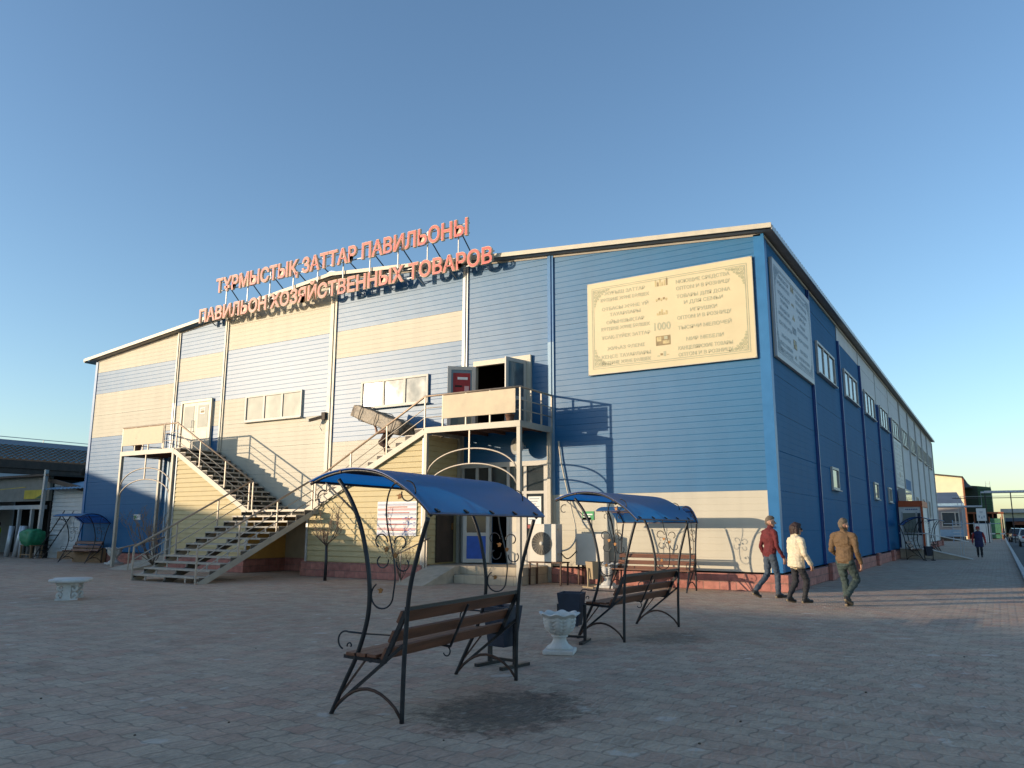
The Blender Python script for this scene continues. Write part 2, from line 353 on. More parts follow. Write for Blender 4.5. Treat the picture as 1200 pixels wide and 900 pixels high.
# ------------------------------------------------------------------ mesh builder
class MB:
    def __init__(s): s.v = []; s.f = []; s.m = []; s.names = []; s.sm = []
    def mi(s, name):
        if name not in s.names: s.names.append(name)
        return s.names.index(name)
    def add(s, verts, faces, m, smooth=False):
        o = len(s.v); s.v += [tuple(v) for v in verts]; k = s.mi(m)
        for f in faces: s.f.append(tuple(o + i for i in f)); s.m.append(k); s.sm.append(smooth)
        return s
    def box(s, a, b, m):
        x0, x1 = sorted((a[0], b[0])); y0, y1 = sorted((a[1], b[1])); z0, z1 = sorted((a[2], b[2]))
        v = [(x0,y0,z0),(x1,y0,z0),(x1,y1,z0),(x0,y1,z0),(x0,y0,z1),(x1,y0,z1),(x1,y1,z1),(x0,y1,z1)]
        return s.add(v, [(0,3,2,1),(4,5,6,7),(0,1,5,4),(1,2,6,5),(2,3,7,6),(3,0,4,7)], m)
    def obox(s, c, ax, ay, az, m):
        """box round centre c with half-axis vectors"""
        c = Vector(c); ax = Vector(ax); ay = Vector(ay); az = Vector(az)
        v = [c + ax*i + ay*j + az*k for k in (-1,1) for i,j in ((-1,-1),(1,-1),(1,1),(-1,1))]
        return s.add(v, [(0,3,2,1),(4,5,6,7),(0,1,5,4),(1,2,6,5),(2,3,7,6),(3,0,4,7)], m)
    def bar(s, p, q, w, h, m, up=(0,0,1)):
        p = Vector(p); q = Vector(q); d = q - p; L = d.length; d.normalize()
        u = Vector(up)
        if abs(u.dot(d)) > 0.99: u = Vector((0,1,0))
        sx = d.cross(u).normalized(); u = sx.cross(d).normalized()
        return s.obox((p+q)/2, d*(L/2), sx*(w/2), u*(h/2), m)
    def prism(s, poly, ext, m, caps=True):
        """polygon (3-D points) pushed along vector ext"""
        n = len(poly); e = Vector(ext); v = [Vector(p) for p in poly] + [Vector(p) + e for p in poly]
        f = [(i, (i+1)%n, n+(i+1)%n, n+i) for i in range(n)]
        if caps: f += [tuple(range(n))[::-1], tuple(range(n, 2*n))]
        return s.add(v, f, m)
    def tube(s, pts, r, m, n=6, closed=False, caps=True):
        P = [Vector(p) for p in pts]; k = len(P)
        rr = r if isinstance(r, (list, tuple)) else [r]*k
        T = []
        for i in range(k):
            a = P[(i-1) % k] if (closed or i) else P[0]; b = P[(i+1) % k] if (closed or i < k-1) else P[-1]
            T.append((b-a).normalized() if (b-a).length > 1e-9 else Vector((0,0,1)))
        u = Vector((0,0,1)) if abs(T[0].z) < 0.9 else Vector((1,0,0))
        u = (u - T[0]*u.dot(T[0])).normalized()
        V = []
        for i in range(k):
            u = (u - T[i]*u.dot(T[i]))
            if u.length < 1e-6: u = T[i].orthogonal()
            u.normalize(); w_ = T[i].cross(u)
            for j in range(n):
                a = 2*math.pi*j/n
                V.append(P[i] + (u*math.cos(a) + w_*math.sin(a))*rr[i])
        F = []
        for i in range(k if closed else k-1):
            for j in range(n):
                F.append((i*n+j, i*n+(j+1)%n, ((i+1)%k)*n+(j+1)%n, ((i+1)%k)*n+j))
        if caps and not closed: F += [tuple(range(n))[::-1], tuple(range((k-1)*n, k*n))]
        return s.add(V, F, m, smooth=n > 5)
    def lathe(s, prof, m, n=24, c=(0,0,0), fn=None, close=True):
        V = []; F = []; k = len(prof)
        for i, (r, z) in enumerate(prof):
            for j in range(n):
                a = 2*math.pi*j/n; rr, zz = (r, z) if fn is None else fn(r, z, a, i)
                V.append((c[0]+rr*math.cos(a), c[1]+rr*math.sin(a), c[2]+zz))
        for i in range(k-1):
            for j in range(n): F.append((i*n+j, i*n+(j+1)%n, (i+1)*n+(j+1)%n, (i+1)*n+j))
        if close: F += [tuple(range(n))[::-1], tuple(range((k-1)*n, k*n))]
        return s.add(V, F, m, True)
    def ball(s, c, r, m, n=10, k=7, sq=(1,1,1)):
        prof = [(math.sin(math.pi*i/k), -math.cos(math.pi*i/k)) for i in range(k+1)]
        prof[0] = (0.02, -1); prof[-1] = (0.02, 1)
        V = []; F = []
        for (a, z) in prof:
            for j in range(n):
                t = 2*math.pi*j/n; V.append((c[0]+r*sq[0]*a*math.cos(t), c[1]+r*sq[1]*a*math.sin(t), c[2]+r*sq[2]*z))
        for i in range(k):
            for j in range(n): F.append((i*n+j, i*n+(j+1)%n, (i+1)*n+(j+1)%n, (i+1)*n+j))
        F += [tuple(range(n))[::-1], tuple(range(k*n, (k+1)*n))]
        return s.add(V, F, m, True)
    def build(s, name, parent=None, label=None, local=False, clip=None, bevel=0):
        """link as one mesh object; verts are world unless local"""
        off = Vector((0,0,0))
        if parent is not None and not local: off = worldloc(parent)
        me = bpy.data.meshes.new(name)
        me.from_pydata([tuple(Vector(v)-off) for v in s.v], [], s.f)
        for nme in s.names: me.materials.append(MATS[nme])
        me.polygons.foreach_set('material_index', s.m); me.polygons.foreach_set('use_smooth', s.sm)
        if clip:
            bm = bmesh.new(); bm.from_mesh(me)
            for (co, no) in clip:
                bmesh.ops.bisect_plane(bm, geom=bm.verts[:]+bm.edges[:]+bm.faces[:], plane_co=Vector(co)-off, plane_no=no, clear_outer=True)
            bm.to_mesh(me); bm.free()
        me.validate(); me.update()
        o = bpy.data.objects.new(name, me); COL.objects.link(o)
        if parent is not None: o.parent = parent
        if label: o['label'] = label
        if bevel:
            b = o.modifiers.new('bevel', 'BEVEL'); b.width = bevel; b.segments = 2; b.limit_method = 'ANGLE'; b.angle_limit = R(40)
        return o

def worldloc(o):
    p = Vector((0,0,0))
    while o is not None:
        p = p + Vector(o.location); o = o.parent
    return p

def thing(name, label, cat, loc=(0,0,0), rz=0.0, group=None, kind=None):
    o = bpy.data.objects.new(name, None); COL.objects.link(o); o.empty_display_size = 0.2
    o.location = loc; o.rotation_euler = (0,0,rz); tag(o, label, cat, group, kind); return o
def tag(o, label, cat, group=None, kind=None):
    o['label'] = label; o['category'] = cat
    if group: o['group'] = group
    if kind: o['kind'] = kind
    return o
def struct(o, label=None, cat=None):
    o['kind'] = 'structure'
    if label: o['label'] = label
    if cat: o['category'] = cat
    return o
def dup(root, loc, rz, label=None, group=None):
    def cp(o, par):
        c = o.copy(); COL.objects.link(c)
        if par is not None: c.parent = par
        for ch in o.children: cp(ch, c)
        return c
    kids = list(root.children)
    r = root.copy(); COL.objects.link(r); r.location = loc; r.rotation_euler = (0,0,rz)
    for ch in kids: cp(ch, r)
    if label: r['label'] = label
    if group: r['group'] = group
    return r

DG = bpy.context.evaluated_depsgraph_get
def text_geo(body, size=1.0, extrude=0.0, offset=0.0, align='CENTER', bevel=0.0, res=3, line=1.0):
    c = bpy.data.curves.new('t', 'FONT'); c.body = body; c.size = size; c.extrude = extrude; c.offset = offset
    c.align_x = align; c.bevel_depth = bevel; c.resolution_u = res; c.space_line = line
    o = bpy.data.objects.new('t', c); COL.objects.link(o)
    bpy.context.view_layer.update()
    me = o.evaluated_get(DG()).to_mesh()
    V = [tuple(v.co) for v in me.vertices]; F = [tuple(p.vertices) for p in me.polygons]
    o.evaluated_get(DG()).to_mesh_clear()
    bpy.data.objects.remove(o); bpy.data.curves.remove(c)
    return V, F
def put_text(mb, geo, org, ux, uy, m, width=None, height=None):
    """lay text geometry on a plane; scaled to a width / height, its lower-centre (or its own origin) at org"""
    V, F = geo
    if not V: return
    xs = [v[0] for v in V]; ys = [v[1] for v in V]
    x0, x1, y0, y1 = min(xs), max(xs), min(ys), max(ys)
    sx = width/(x1-x0) if width else 1; sy = height/(y1-y0) if height else sx
    if not width: sx = sy
    ux = Vector(ux); uy = Vector(uy); uz = ux.cross(uy)
    org = Vector(org); xm = (x0+x1)/2
    mb.add([org + ux*((v[0]-xm)*sx) + uy*((v[1]-y0)*sy) + uz*v[2] for v in V], F, m)
# ================================================================== the pavilion
XL, XR, YF, YB_ = -34.95, -4.60, 20.0, 79.6
RX, RZ = -19.9, 10.62
EL, ER = (-35.55, 9.12), (-4.30, 9.25)             # eave tips (x, top z)
def roof_top(x):
    e = EL if x < RX else ER
    return RZ + (e[1]-RZ)*(x-RX)/(e[0]-RX)
def lev(k): return 0.45 + 1.003*k
pav = thing('pavilion', 'large blue, cream and white market pavilion clad in horizontal steel panels with shallow gable roof', 'pavilion', (RX, YF, 0))

def ribbed(mb, a0, a1, z0, z1, axis, base, out, m):
    """steel panel strip: shallow V grooves every sixth of a panel, deeper joint at each panel edge.
    axis 'x': runs a0..a1 in x at y=base, facing -y ; axis 'y': runs in y at x=base facing +x"""
    P = 1.003/6; pts = [(z0, 0.0)]
    k = math.ceil((z0-0.45)/P - 1e-6)
    while 0.45 + k*P <= z1 + 1e-6:
        z = 0.45 + k*P; joint = (k % 6 == 0); wv = 0.012 if joint else 0.0065; dp = (0.010 if joint else 0.0042) if axis == 'x' else (0.009 if joint else 0.002)
        for zz, d in ((z-wv, 0), (z, -dp), (z+wv, 0)):
            if z0 < zz < z1: pts.append((zz, d))
            elif abs(zz-z0) < 1e-6 or abs(zz-z1) < 1e-6: pts.append((min(max(zz, z0), z1), d))
        k += 1
    pts.append((z1, 0.0)); pts.sort()
    V = []; F = []
    for z, d in pts:
        if axis == 'x': V += [(a0, base - d*out, z), (a1, base - d*out, z)]
        else: V += [(base + d*out, a0, z), (base + d*out, a1, z)]
    for i in range(len(pts)-1):
        if pts[i+1][0]-pts[i][0] < 1e-5: continue
        F.append((2*i, 2*i+1, 2*i+3, 2*i+2))
    mb.add(V, F, m)

BX = [XL, -28.9, -25.85, -19.95, -14.1, -10.95, XR]
HOLES = [(-13.62, -11.78, 4.47, 6.52), (-13.02, -12.42, 0.47, 2.50)]          # open upper door, open ground door
def fcol(x, z):
    b = sum(1 for e in BX[1:-1] if x > e); l = (z-0.45)/1.003
    cr, bl = 'cream_panel', 'blue_panel'
    if b == 0: return bl if l < 5 or 7 < l < 8 else cr
    if b == 1: return cr if (5 < l < 6 or 7 < l < 8) else bl
    if b == 2:
        if l > 8: return cr
        if l > 6: return bl
        if 5 < l < 6 and x > -21.3: return bl
        return cr
    if b == 3:
        if l > 8: return bl
        if l > 7: return cr
        return bl if l > 4 else cr
    if b == 4: return bl
    return cr if l < 2 else bl
xc = sorted(set([round(x, 3) for x in BX] + [-21.3] + [h for H in HOLES for h in H[:2]]))
zc = sorted(set([round(lev(k), 3) for k in range(11)] + [round(h, 3) for H in HOLES for h in H[2:]]))
mb = MB()
for x0, x1 in zip(xc, xc[1:]):
    for z0, z1 in zip(zc, zc[1:]):
        xm, zm = (x0+x1)/2, (z0+z1)/2
        if any(h[0] < xm < h[1] and h[2] < zm < h[3] for h in HOLES): continue
        ribbed(mb, x0, x1, z0, z1, 'x', YF, 1, fcol(xm, zm))
th = 0.11
clipL = ((RX, 0, RZ-th), Vector((-(RZ-EL[1]), 0, -(EL[0]-RX))).normalized())
clipR = ((RX, 0, RZ-th), Vector(((RZ-ER[1]), 0, (ER[0]-RX))).normalized())
front = mb.build('front_wall', pav, 'cream and blue banded gable wall lit by low sun', clip=[clipL, clipR])

YBAY = [20.0, 25.4, 30.75, 36.1, 41.45, 46.75, 52.05, 57.35, 62.7, 68.0, 73.3, YB_]
def rcol(y, z):
    b = sum(1 for e in YBAY[1:-1] if y > e); l = (z-0.45)/1.003
    if b < 2: return 'blue_panel'
    if b == 2: return 'white_panel' if l > 8 else 'blue_panel'
    if b < 5: return 'white_panel' if l > 7 else 'blue_panel'
    if b in (5, 6) and y > 51.2: return 'pale_blue_panel' if (l < 4 and y < 56.4) else 'white_panel'
    return 'white_panel'
yc = sorted(YBAY + [51.2, 56.4])
mb = MB()
for y0, y1 in zip(yc, yc[1:]):
    for k in range(9):
        z0, z1 = lev(k), min(lev(k+1), 9.14)
        ribbed(mb, y0, y1, z0, z1, 'y', XR, 1, rcol((y0+y1)/2, (z0+z1)/2))
mb.build('side_wall', pav, 'long shaded side wall, blue panels turning white towards the far end')
mb = MB()
mb.add([(XL, YF+0.03, 0.4), (XL, YB_, 0.4), (XL, YB_, 9.05), (XL, YF+0.03, 9.05)], [(0,1,2,3)], 'blue_panel')
mb.prism([(XL, YB_, 0.4), (XR, YB_, 0.4), (XR, YB_, 9.1), (RX, YB_, RZ-th), (XL, YB_, 9.0)], (0, -0.05, 0), 'white_panel')
mb.build('rear_wall', pav)
# rooms seen through the two open doorways
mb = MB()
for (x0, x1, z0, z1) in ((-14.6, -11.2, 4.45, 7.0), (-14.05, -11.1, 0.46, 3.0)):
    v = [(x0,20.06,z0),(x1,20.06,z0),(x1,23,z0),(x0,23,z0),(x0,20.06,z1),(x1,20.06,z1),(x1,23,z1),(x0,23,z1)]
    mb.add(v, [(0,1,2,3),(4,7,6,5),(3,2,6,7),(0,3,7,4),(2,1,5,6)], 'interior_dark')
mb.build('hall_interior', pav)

# roof: corrugated sheet with fascia and soffit
mb = MB()
YR0, YR1 = 19.72, YB_+0.35
n = int((YR1-YR0)/0.26)
prof = []
for i in range(n):
    y = YR0 + i*0.26
    prof += [(y, 0), (y+0.12, 0), (y+0.15, 0.035), (y+0.23, 0.035)]
prof.append((YR1, 0))
for e in (EL, ER):
    V = []
    for y, d in prof: V += [(e[0], y, e[1]+d), (RX, y, RZ+d)]
    F = [((2*i, 2*i+1, 2*i+3, 2*i+2) if e is EL else (2*i+1, 2*i, 2*i+2, 2*i+3)) for i in range(len(prof)-1)]
    mb.add(V, F, 'roof_metal')
roof = mb.build('roof', pav)
mb = MB()
for e in (EL, ER):     # soffit sheets under the sheet, then closing faces
    s_ = 0.02 if e is EL else -0.02
    mb.add([(e[0]+s_, YR0+0.03, e[1]-0.105), (RX, YR0+0.03, RZ-0.105), (RX, YR1, RZ-0.105), (e[0]+s_, YR1, e[1]-0.105)], [(0,1,2,3)], 'soffit')
mb.build('soffit', roof)
mb = MB()
for e in (EL, ER):     # gable verge trim (lit) and eave edge trim
    d = Vector((e[0]-RX, 0, e[1]-RZ)); 
    mb.prism([(RX, YR0, RZ-0.085), (e[0], YR0, e[1]-0.085), (e[0], YR0, e[1]+0.045), (RX, YR0, RZ+0.045)], (0, -0.035, 0), 'cream_trim')
    mb.box((e[0]-0.012, YR0+0.002, e[1]-0.125), (e[0]+0.012, YR1, e[1]-0.005), 'grey_trim')
mb.prism([(RX-0.25, YR0-0.04, RZ+0.028), (RX, YR0-0.04, RZ+0.055), (RX+0.25, YR0-0.04, RZ+0.028), (RX, YR0-0.04, RZ+0.09)], (0, YR1-YR0, 0), 'roof_metal')
mb.build('verge_trim', roof)
# wall head flashing under the soffit
mb = MB()
mb.box((XR+0.002, YF, 9.03), (XR+0.05, YB_, 9.10), 'cream_trim')
for e in (EL, ER):
    x1 = XL+0.02 if e is EL else XR-0.05
    mb.prism([(RX, YF-0.03, RZ-0.18), (x1, YF-0.03, roof_top(x1)-0.19), (x1, YF-0.03, roof_top(x1)-0.125), (RX, YF-0.03, RZ-0.125)], (0, 0.025, 0), 'soffit')
mb.build('head_flashing', pav)

# corner and joint trims
def vtrim(name, x, z0, w_, segs):
    """vertical cover strip on the front wall; segs = [(top z, material)]"""
    mb = MB(); z = z0
    for zt, m in segs:
        mb.box((x-w_/2, YF-0.045, z), (x+w_/2, YF-0.003, zt-0.004), m)
        mb.box((x-w_*0.22, YF-0.075, z), (x+w_*0.12, YF-0.045, zt-0.004), m)
        z = zt
    mb.build(name, pav)
T = lambda x: roof_top(x)-0.13
vtrim('joint_trim', -28.9, 0.45, 0.20, [(4.45, 'pale_blue_metal'), (6.6, 'grey_trim'), (T(-28.9), 'cream_trim')])
vtrim('joint_trim', -25.85, 0.45, 0.20, [(4.45, 'cream_trim'), (7.6, 'cream_trim'), (T(-25.85), 'cream_trim')])
vtrim('joint_trim', -19.95, 2.2, 0.30, [(4.9, 'cream_trim'), (8.7, 'cream_trim'), (T(-19.95), 'cream_trim')])
vtrim('joint_trim', -14.1, 4.45, 0.20, [(7.4, 'grey_trim'), (T(-14.1), 'grey_trim')])
vtrim('joint_trim', -10.95, 0.45, 0.20, [(2.45, 'cream_trim'), (7.0, 'pale_blue_metal'), (T(-10.95), 'bright_blue_trim')])
mb = MB()
mb.box((XR-0.24, YF-0.03, 0.45), (XR+0.03, YF-0.003, T(XR)), 'bright_blue_trim')
mb.box((XR+0.003, YF-0.003, 0.45), (XR+0.03, YF+0.20, T(XR)-0.02), 'bright_blue_trim')
mb.build('corner_trim', pav, 'bright blue strip on the near corner')
mb = MB()
mb.box((XL-0.03, YF-0.03, 0.45), (XL+0.14, YF-0.003, T(XL)), 'bright_blue_trim')
mb.box((XL-0.03, YF-0.003, 0.45), (XL-0.003, YF+0.2, T(XL)), 'bright_blue_trim')
mb.build('corner_trim', pav)
for i, y in enumerate(YBAY[1:]):
    mb = MB(); m = 'dark_blue_trim' if i < 5 else 'grey_trim'
    zt = 8.45 if i in (1, 2) else (7.45 if i in (3, 4) else 9.03)
    if i == 0: zt = 9.03
    mb.box((XR+0.003, y-0.09, 0.45), (XR+0.05, y+0.09, zt), m)
    mb.box((XR+0.05, y-0.03, 0.45), (XR+0.085, y+0.04, zt), m)
    if zt < 9: mb.box((XR+0.003, y-0.06, zt), (XR+0.03, y+0.06, 9.03), 'grey_trim')
    mb.build('joint_trim', pav)

# plinth of pink split stone with pilasters
for q0, q1 in (((-11.0, 19.86, 0), (-4.43, 19.99, 0.41)), ((-4.585, 19.992, 0), (-4.43, 46.4, 0.41)), ((-4.585, 50.0, 0), (-4.43, YB_, 0.41)), ((XL-0.05, 19.86, 0), (-26.2, 19.99, 0.41))):
    mb = MB(); mb.box(q0, q1, 'pink_stone'); mb.build('plinth', pav, 'pink split-stone plinth', bevel=0.012)
for y in YBAY[1:]:
    if 45 < y < 50: continue
    mb = MB(); mb.box((-4.428, y-0.32, 0), (-4.31, y+0.32, 0.50), 'pink_stone'); mb.build('pilaster', pav, bevel=0.012)

# windows
def window_x(x0, x1, z0, z1, panes, glass, sill=True, extra=None):
    p = MB(); y = YF-0.035
    p.add([(x0,y,z0),(x1,y,z0),(x1,y,z1),(x0,y,z1)], [(0,1,2,3)], glass)
    wo = p.build('window', pav)
    f = MB(); fw = 0.07
    f.box((x0-fw,YF-0.075,z0-fw),(x0,YF-0.003,z1+fw),'white_plastic'); f.box((x1,YF-0.075,z0-fw),(x1+fw,YF-0.003,z1+fw),'white_plastic')
    f.box((x0,YF-0.075,z0-fw),(x1,YF-0.003,z0),'white_plastic'); f.box((x0,YF-0.075,z1),(x1,YF-0.003,z1+fw),'white_plastic')
    for k in range(1, panes):
        x = x0+(x1-x0)*k/panes; f.box((x-0.045,YF-0.065,z0),(x+0.045,YF-0.036,z1),'white_plastic')
    f.build('frame', wo)
    s = MB(); s.box((x0-0.12,YF-0.16,z0-fw-0.035),(x1+0.12,YF-0.003,z0-fw-0.002),'white_plastic'); s.build('sill', wo)
    return wo
w3 = window_x(-24.35, -21.42, 5.55, 6.42, 3, 'pale_glass')
b = MB(); b.add([(-23.0,YF-0.032,5.55),(-22.52,YF-0.032,5.55),(-22.52,YF-0.032,6.42),(-23.0,YF-0.032,6.42)],[(0,1,2,3)],'board_cream'); b.build('blind', w3)
window_x(-18.38, -15.60, 5.60, 6.42, 3, 'window_glass')
def window_y(y0, y1, z0, z1, panes):
    p = MB(); x = XR+0.03
    p.add([(x,y0,z0),(x,y1,z0),(x,y1,z1),(x,y0,z1)], [(0,1,2,3)], 'window_glass')
    wo = p.build('window', pav)
    f = MB(); fw = 0.08; a, c = XR+0.003, XR+0.07
    f.box((a,y0-fw,z0-fw),(c,y0,z1+fw),'white_plastic'); f.box((a,y1,z0-fw),(c,y1+fw,z1+fw),'white_plastic')
    f.box((a,y0,z0-fw),(c,y1,z0),'white_plastic'); f.box((a,y0,z1),(c,y1,z1+fw),'white_plastic')
    for k in range(1, panes):
        y = y0+(y1-y0)*k/panes; f.box((XR+0.031,y-0.05,z0),(c-0.01,y+0.05,z1),'white_plastic')
    f.build('frame', wo)
    s = MB(); s.box((a,y0-0.12,z0-fw-0.03),(XR+0.13,y1+0.12,z0-fw-0.002),'white_plastic'); s.build('sill', wo)
for i in range(1, 11):
    y0 = YBAY[i]+1.05; window_y(y0, y0+3.1, 6.58, 7.5, 3)
for y0 in (27.65, 38.1, 43.4): window_y(y0, y0+1.1, 2.86, 3.45, 1)
for y0 in (59.5, 64.8, 70.1): window_y(y0, y0+0.9, 2.4, 3.5, 1)

# closed door at the left landing
mb = MB(); x0, x1, z0, z1 = -28.25, -26.5, 4.46, 6.5
mb.box((x0,YF-0.06,z0),(x0+0.87,YF-0.004,z1),'cream_door'); mb.box((x1-0.87,YF-0.06,z0),(x1,YF-0.004,z1),'cream_door')
dr = mb.build('door', pav, 'closed cream double door at the left landing')
f = MB(); f.box((x0-0.1,YF-0.10,z0),(x0,YF-0.004,z1+0.1),'cream_trim'); f.box((x1,YF-0.10,z0),(x1+0.1,YF-0.004,z1+0.1),'cream_trim'); f.box((x0,YF-0.10,z1),(x1,YF-0.004,z1+0.1),'cream_trim')
f.build('frame', dr)
g = MB()
for a in (x0+0.12, x1-0.75): 
    g.box((a,YF-0.068,z0+1.0),(a+0.63,YF-0.061,z1-0.14),'pale_glass'); g.box((a,YF-0.066,z0+0.15),(a+0.63,YF-0.061,z0+0.85),'cream_trim')
g.build('panel', dr)
g = MB(); g.box((x1-0.62,YF-0.075,z1-0.5),(x1-0.3,YF-0.069,z1-0.25),'sign_white'); g.box((x1-0.58,YF-0.079,z1-0.46),(x1-0.34,YF-0.0755,z1-0.36),'board_brown'); g.box((x1-0.58,YF-0.079,z1-0.33),(x1-0.34,YF-0.0755,z1-0.29),'board_brown'); g.build('notice', dr)
g = MB(); g.tube([(x0+0.8,YF-0.09,5.3),(x0+0.72,YF-0.13,5.3),(x0+0.72,YF-0.13,5.75),(x0+0.8,YF-0.09,5.75)],0.014,'grey_trim'); g.build('handle', dr)

# open double door on the right landing
hx0, hx1, hz0, hz1 = -13.62, -11.78, 4.47, 6.52
f = MB()
f.box((hx0-0.10,YF-0.09,hz0),(hx0,YF+0.05,hz1),'cream_trim'); f.box((hx1,YF-0.09,hz0),(hx1+0.16,YF+0.05,hz1),'cream_trim')
f.box((hx0-0.10,YF-0.10,hz1),(hx1+0.16,YF+0.05,hz1+0.16),'cream_trim')
f.build('door_frame', pav)
def leaf(hx, dirx, diry, w_, z0, z1, label, glassmat_, lower=None, poster=False):
    """door leaf hinged at (hx, YF-0.05) swung out along (dirx, diry)"""
    d = Vector((dirx, diry, 0)).normalized(); nrm = Vector((d.y, -d.x, 0))
    h = Vector((hx, YF-0.10, 0)); mb = MB()
    def P(a, z): return h + d*a + Vector((0,0,z))
    def slab(a0, a1, za, zb, t, m, off=0.0): mb.obox(P((a0+a1)/2, (za+zb)/2)+nrm*off, d*((a1-a0)/2), nrm*t, (0,0,(zb-za)/2), m)
    s = 0.11
    slab(0, s, z0, z1, 0.025, 'white_plastic'); slab(w_-s, w_, z0, z1, 0.025, 'white_plastic')
    slab(s, w_-s, z1-s, z1, 0.025, 'white_plastic'); slab(s, w_-s, z0, z0+s, 0.025, 'white_plastic'); slab(s, w_-s, z0+0.78, z0+0.88, 0.025, 'white_plastic')
    o = mb.build('door', pav, label)
    mb = MB(); slab(s, w_-s, z0+0.88, z1-s, 0.008, glassmat_); slab(s, w_-s, z0+s, z0+0.78, 0.010, lower or 'pale_glass'); mb.build('pane', o)
    if poster:
        mb = MB()
        for sg in (1, -1):
            slab(s+0.06, w_-s-0.06, z1-0.98, z1-s-0.10, 0.003, 'sign_red', 0.012*sg)
            slab(s+0.14, w_-s-0.20, z1-0.42, z1-0.34, 0.002, 'sign_white', 0.016*sg)
            slab(s+0.10, s+0.24, z1-0.94, z1-0.62, 0.002, 'poster_pink', 0.016*sg)
            slab(s+0.32, w_-s-0.12, z1-0.66, z1-0.60, 0.002, 'dark_void', 0.016*sg)
        mb.build('poster', o)
    mb = MB(); mb.tube([P(w_-0.08, z0+0.95)+nrm*0.03, P(w_-0.08, z0+0.95)+nrm*0.08, P(w_-0.08, z0+1.25)+nrm*0.08, P(w_-0.08, z0+1.25)+nrm*0.03], 0.012, 'grey_trim'); mb.build('handle', o)
leaf(hx0, -0.75, -0.66, 0.88, hz0+0.02, hz1-0.02, 'upper door leaf swung open with a red poster in its glass', 'window_glass', None, True)
leaf(hx1, -0.22, -0.97, 0.88, hz0+0.02, hz1-0.02, 'upper right door leaf swung open', 'window_glass', 'window_glass')

# ground floor glazed entrance
ex0, ex1, ez0, ez1 = -14.14, -11.06, 0.47, 3.32
f = MB()
def fb(a, b, c, d, dep=0.07): f.box((a, YF-dep, c), (b, YF-0.003, d), 'white_plastic')
fb(ex0, ex1, ez1, ez1+0.14, 0.12); fb(ex0, ex0+0.1, ez0, ez1); fb(ex1-0.12, ex1, ez0, ez1, 0.1)
for x in (-13.55, -13.08, -12.42, -11.83): fb(x-0.05, x+0.05, ez0, ez1)
for a, b in ((-14.04, -13.60), (-13.5, -13.13), (-13.03, -12.47), (-12.37, -11.88), (-11.78, -11.18)): fb(a, b, 2.50, 2.58)
for a, b in ((-11.78, -11.18),): fb(a, b, 1.15, 1.22); f.box((a, YF-0.05, ez0), (b, YF-0.004, 1.15), 'white_plastic')
en = f.build('entrance', pav, 'white glazed ground-floor entrance under the right landing')
g = MB()
for a, b, c, d in ((-14.04,-13.60,2.58,ez1),(-13.5,-13.13,2.58,ez1),(-13.03,-12.47,2.58,ez1),(-12.37,-11.88,2.58,ez1),(-11.78,-11.18,2.58,ez1),(-11.78,-11.18,1.22,2.5),(-14.04,-13.60,ez0,2.5),(-13.5,-13.13,ez0,2.5)):
    g.add([(a,YF-0.03,c),(b,YF-0.03,c),(b,YF-0.03,d),(a,YF-0.03,d)],[(0,1,2,3)],'dark_glass')
g.build('glazing', en)
g = MB(); g.box((-12.37,YF-0.06,ez0+0.02),(-11.88,YF-0.02,2.48),'white_plastic'); g.box((-12.30,YF-0.066,ez0+0.12),(-11.95,YF-0.061,1.25),'cream_trim'); g.box((-12.30,YF-0.066,1.4),(-11.95,YF-0.061,2.36),'cream_trim')
g.box((-12.33,YF-0.073,2.0),(-12.15,YF-0.067,2.22),'sign_red'); g.box((-11.98,YF-0.073,2.0),(-11.90,YF-0.067,2.22),'sign_red'); g.build('door', en, 'closed white door leaf with two red stickers')
leaf(-13.05, -0.88, -0.48, 0.80, 0.49, 2.46, 'white ground door swung open with a blue lower panel', 'dark_glass', 'sign_blue')
g = MB(); g.box((-11.74,YF-0.046,1.62),(-11.30,YF-0.034,2.42),'sign_white')
for k in range(9): g.box((-11.70,YF-0.050,2.34-k*0.075),(-11.36-0.06*(k%3),YF-0.0465,2.365-k*0.075),'board_text_grey')
g.box((-11.76,YF-0.046,1.50),(-11.40,YF-0.034,1.60),'sign_red'); g.build('notice', en)

# small plates on the wall
for (px, py, Y_, wd, hd, m, lab) in ((212, 0, 0, 0, 0, '', ''),):
    pass
def plate(name, label, cat, x, z, w_, h_, base, marks):
    t = MB(); t.box((x-w_/2, YF-0.022, z-h_/2), (x+w_/2, YF-0.004, z+h_/2), base)
    for (a, b, c, d, m) in marks: t.box((x-w_/2+a*w_, YF-0.026, z-h_/2+b*h_), (x-w_/2+c*w_, YF-0.0225, z-h_/2+d*h_), m)
    return tag(t.build(name), label, cat)
p = at(724, 604, Y=20); 
plate('wall_sign', 'small green sign on the cream wall behind the second bench', 'sign', p.x-0.9, p.z, 0.36, 0.24, 'sign_green', [(0.1,0.55,0.9,0.7,'sign_white'),(0.1,0.3,0.7,0.42,'sign_white')])
p = at(161, 606, Y=20)
plate('wall_sign', 'white sign with a green mark on the shaded blue wall', 'sign', p.x, p.z, 0.46, 0.22, 'sign_white', [(0.05,0.25,0.42,0.8,'sign_green'),(0.5,0.6,0.92,0.7,'board_text_grey'),(0.5,0.35,0.85,0.45,'board_text_grey')])
p = at(660, 612, Y=20)
plate('wall_notice', 'pair of pale paper notices on the cream wall above the air conditioner', 'notice', p.x+0.75, p.z-0.02, 0.30, 0.30, 'cream_trim', [(0.1,0.7,0.9,0.76,'board_text_grey'),(0.1,0.5,0.8,0.56,'board_text_grey'),(0.1,0.3,0.9,0.36,'board_text_grey')])

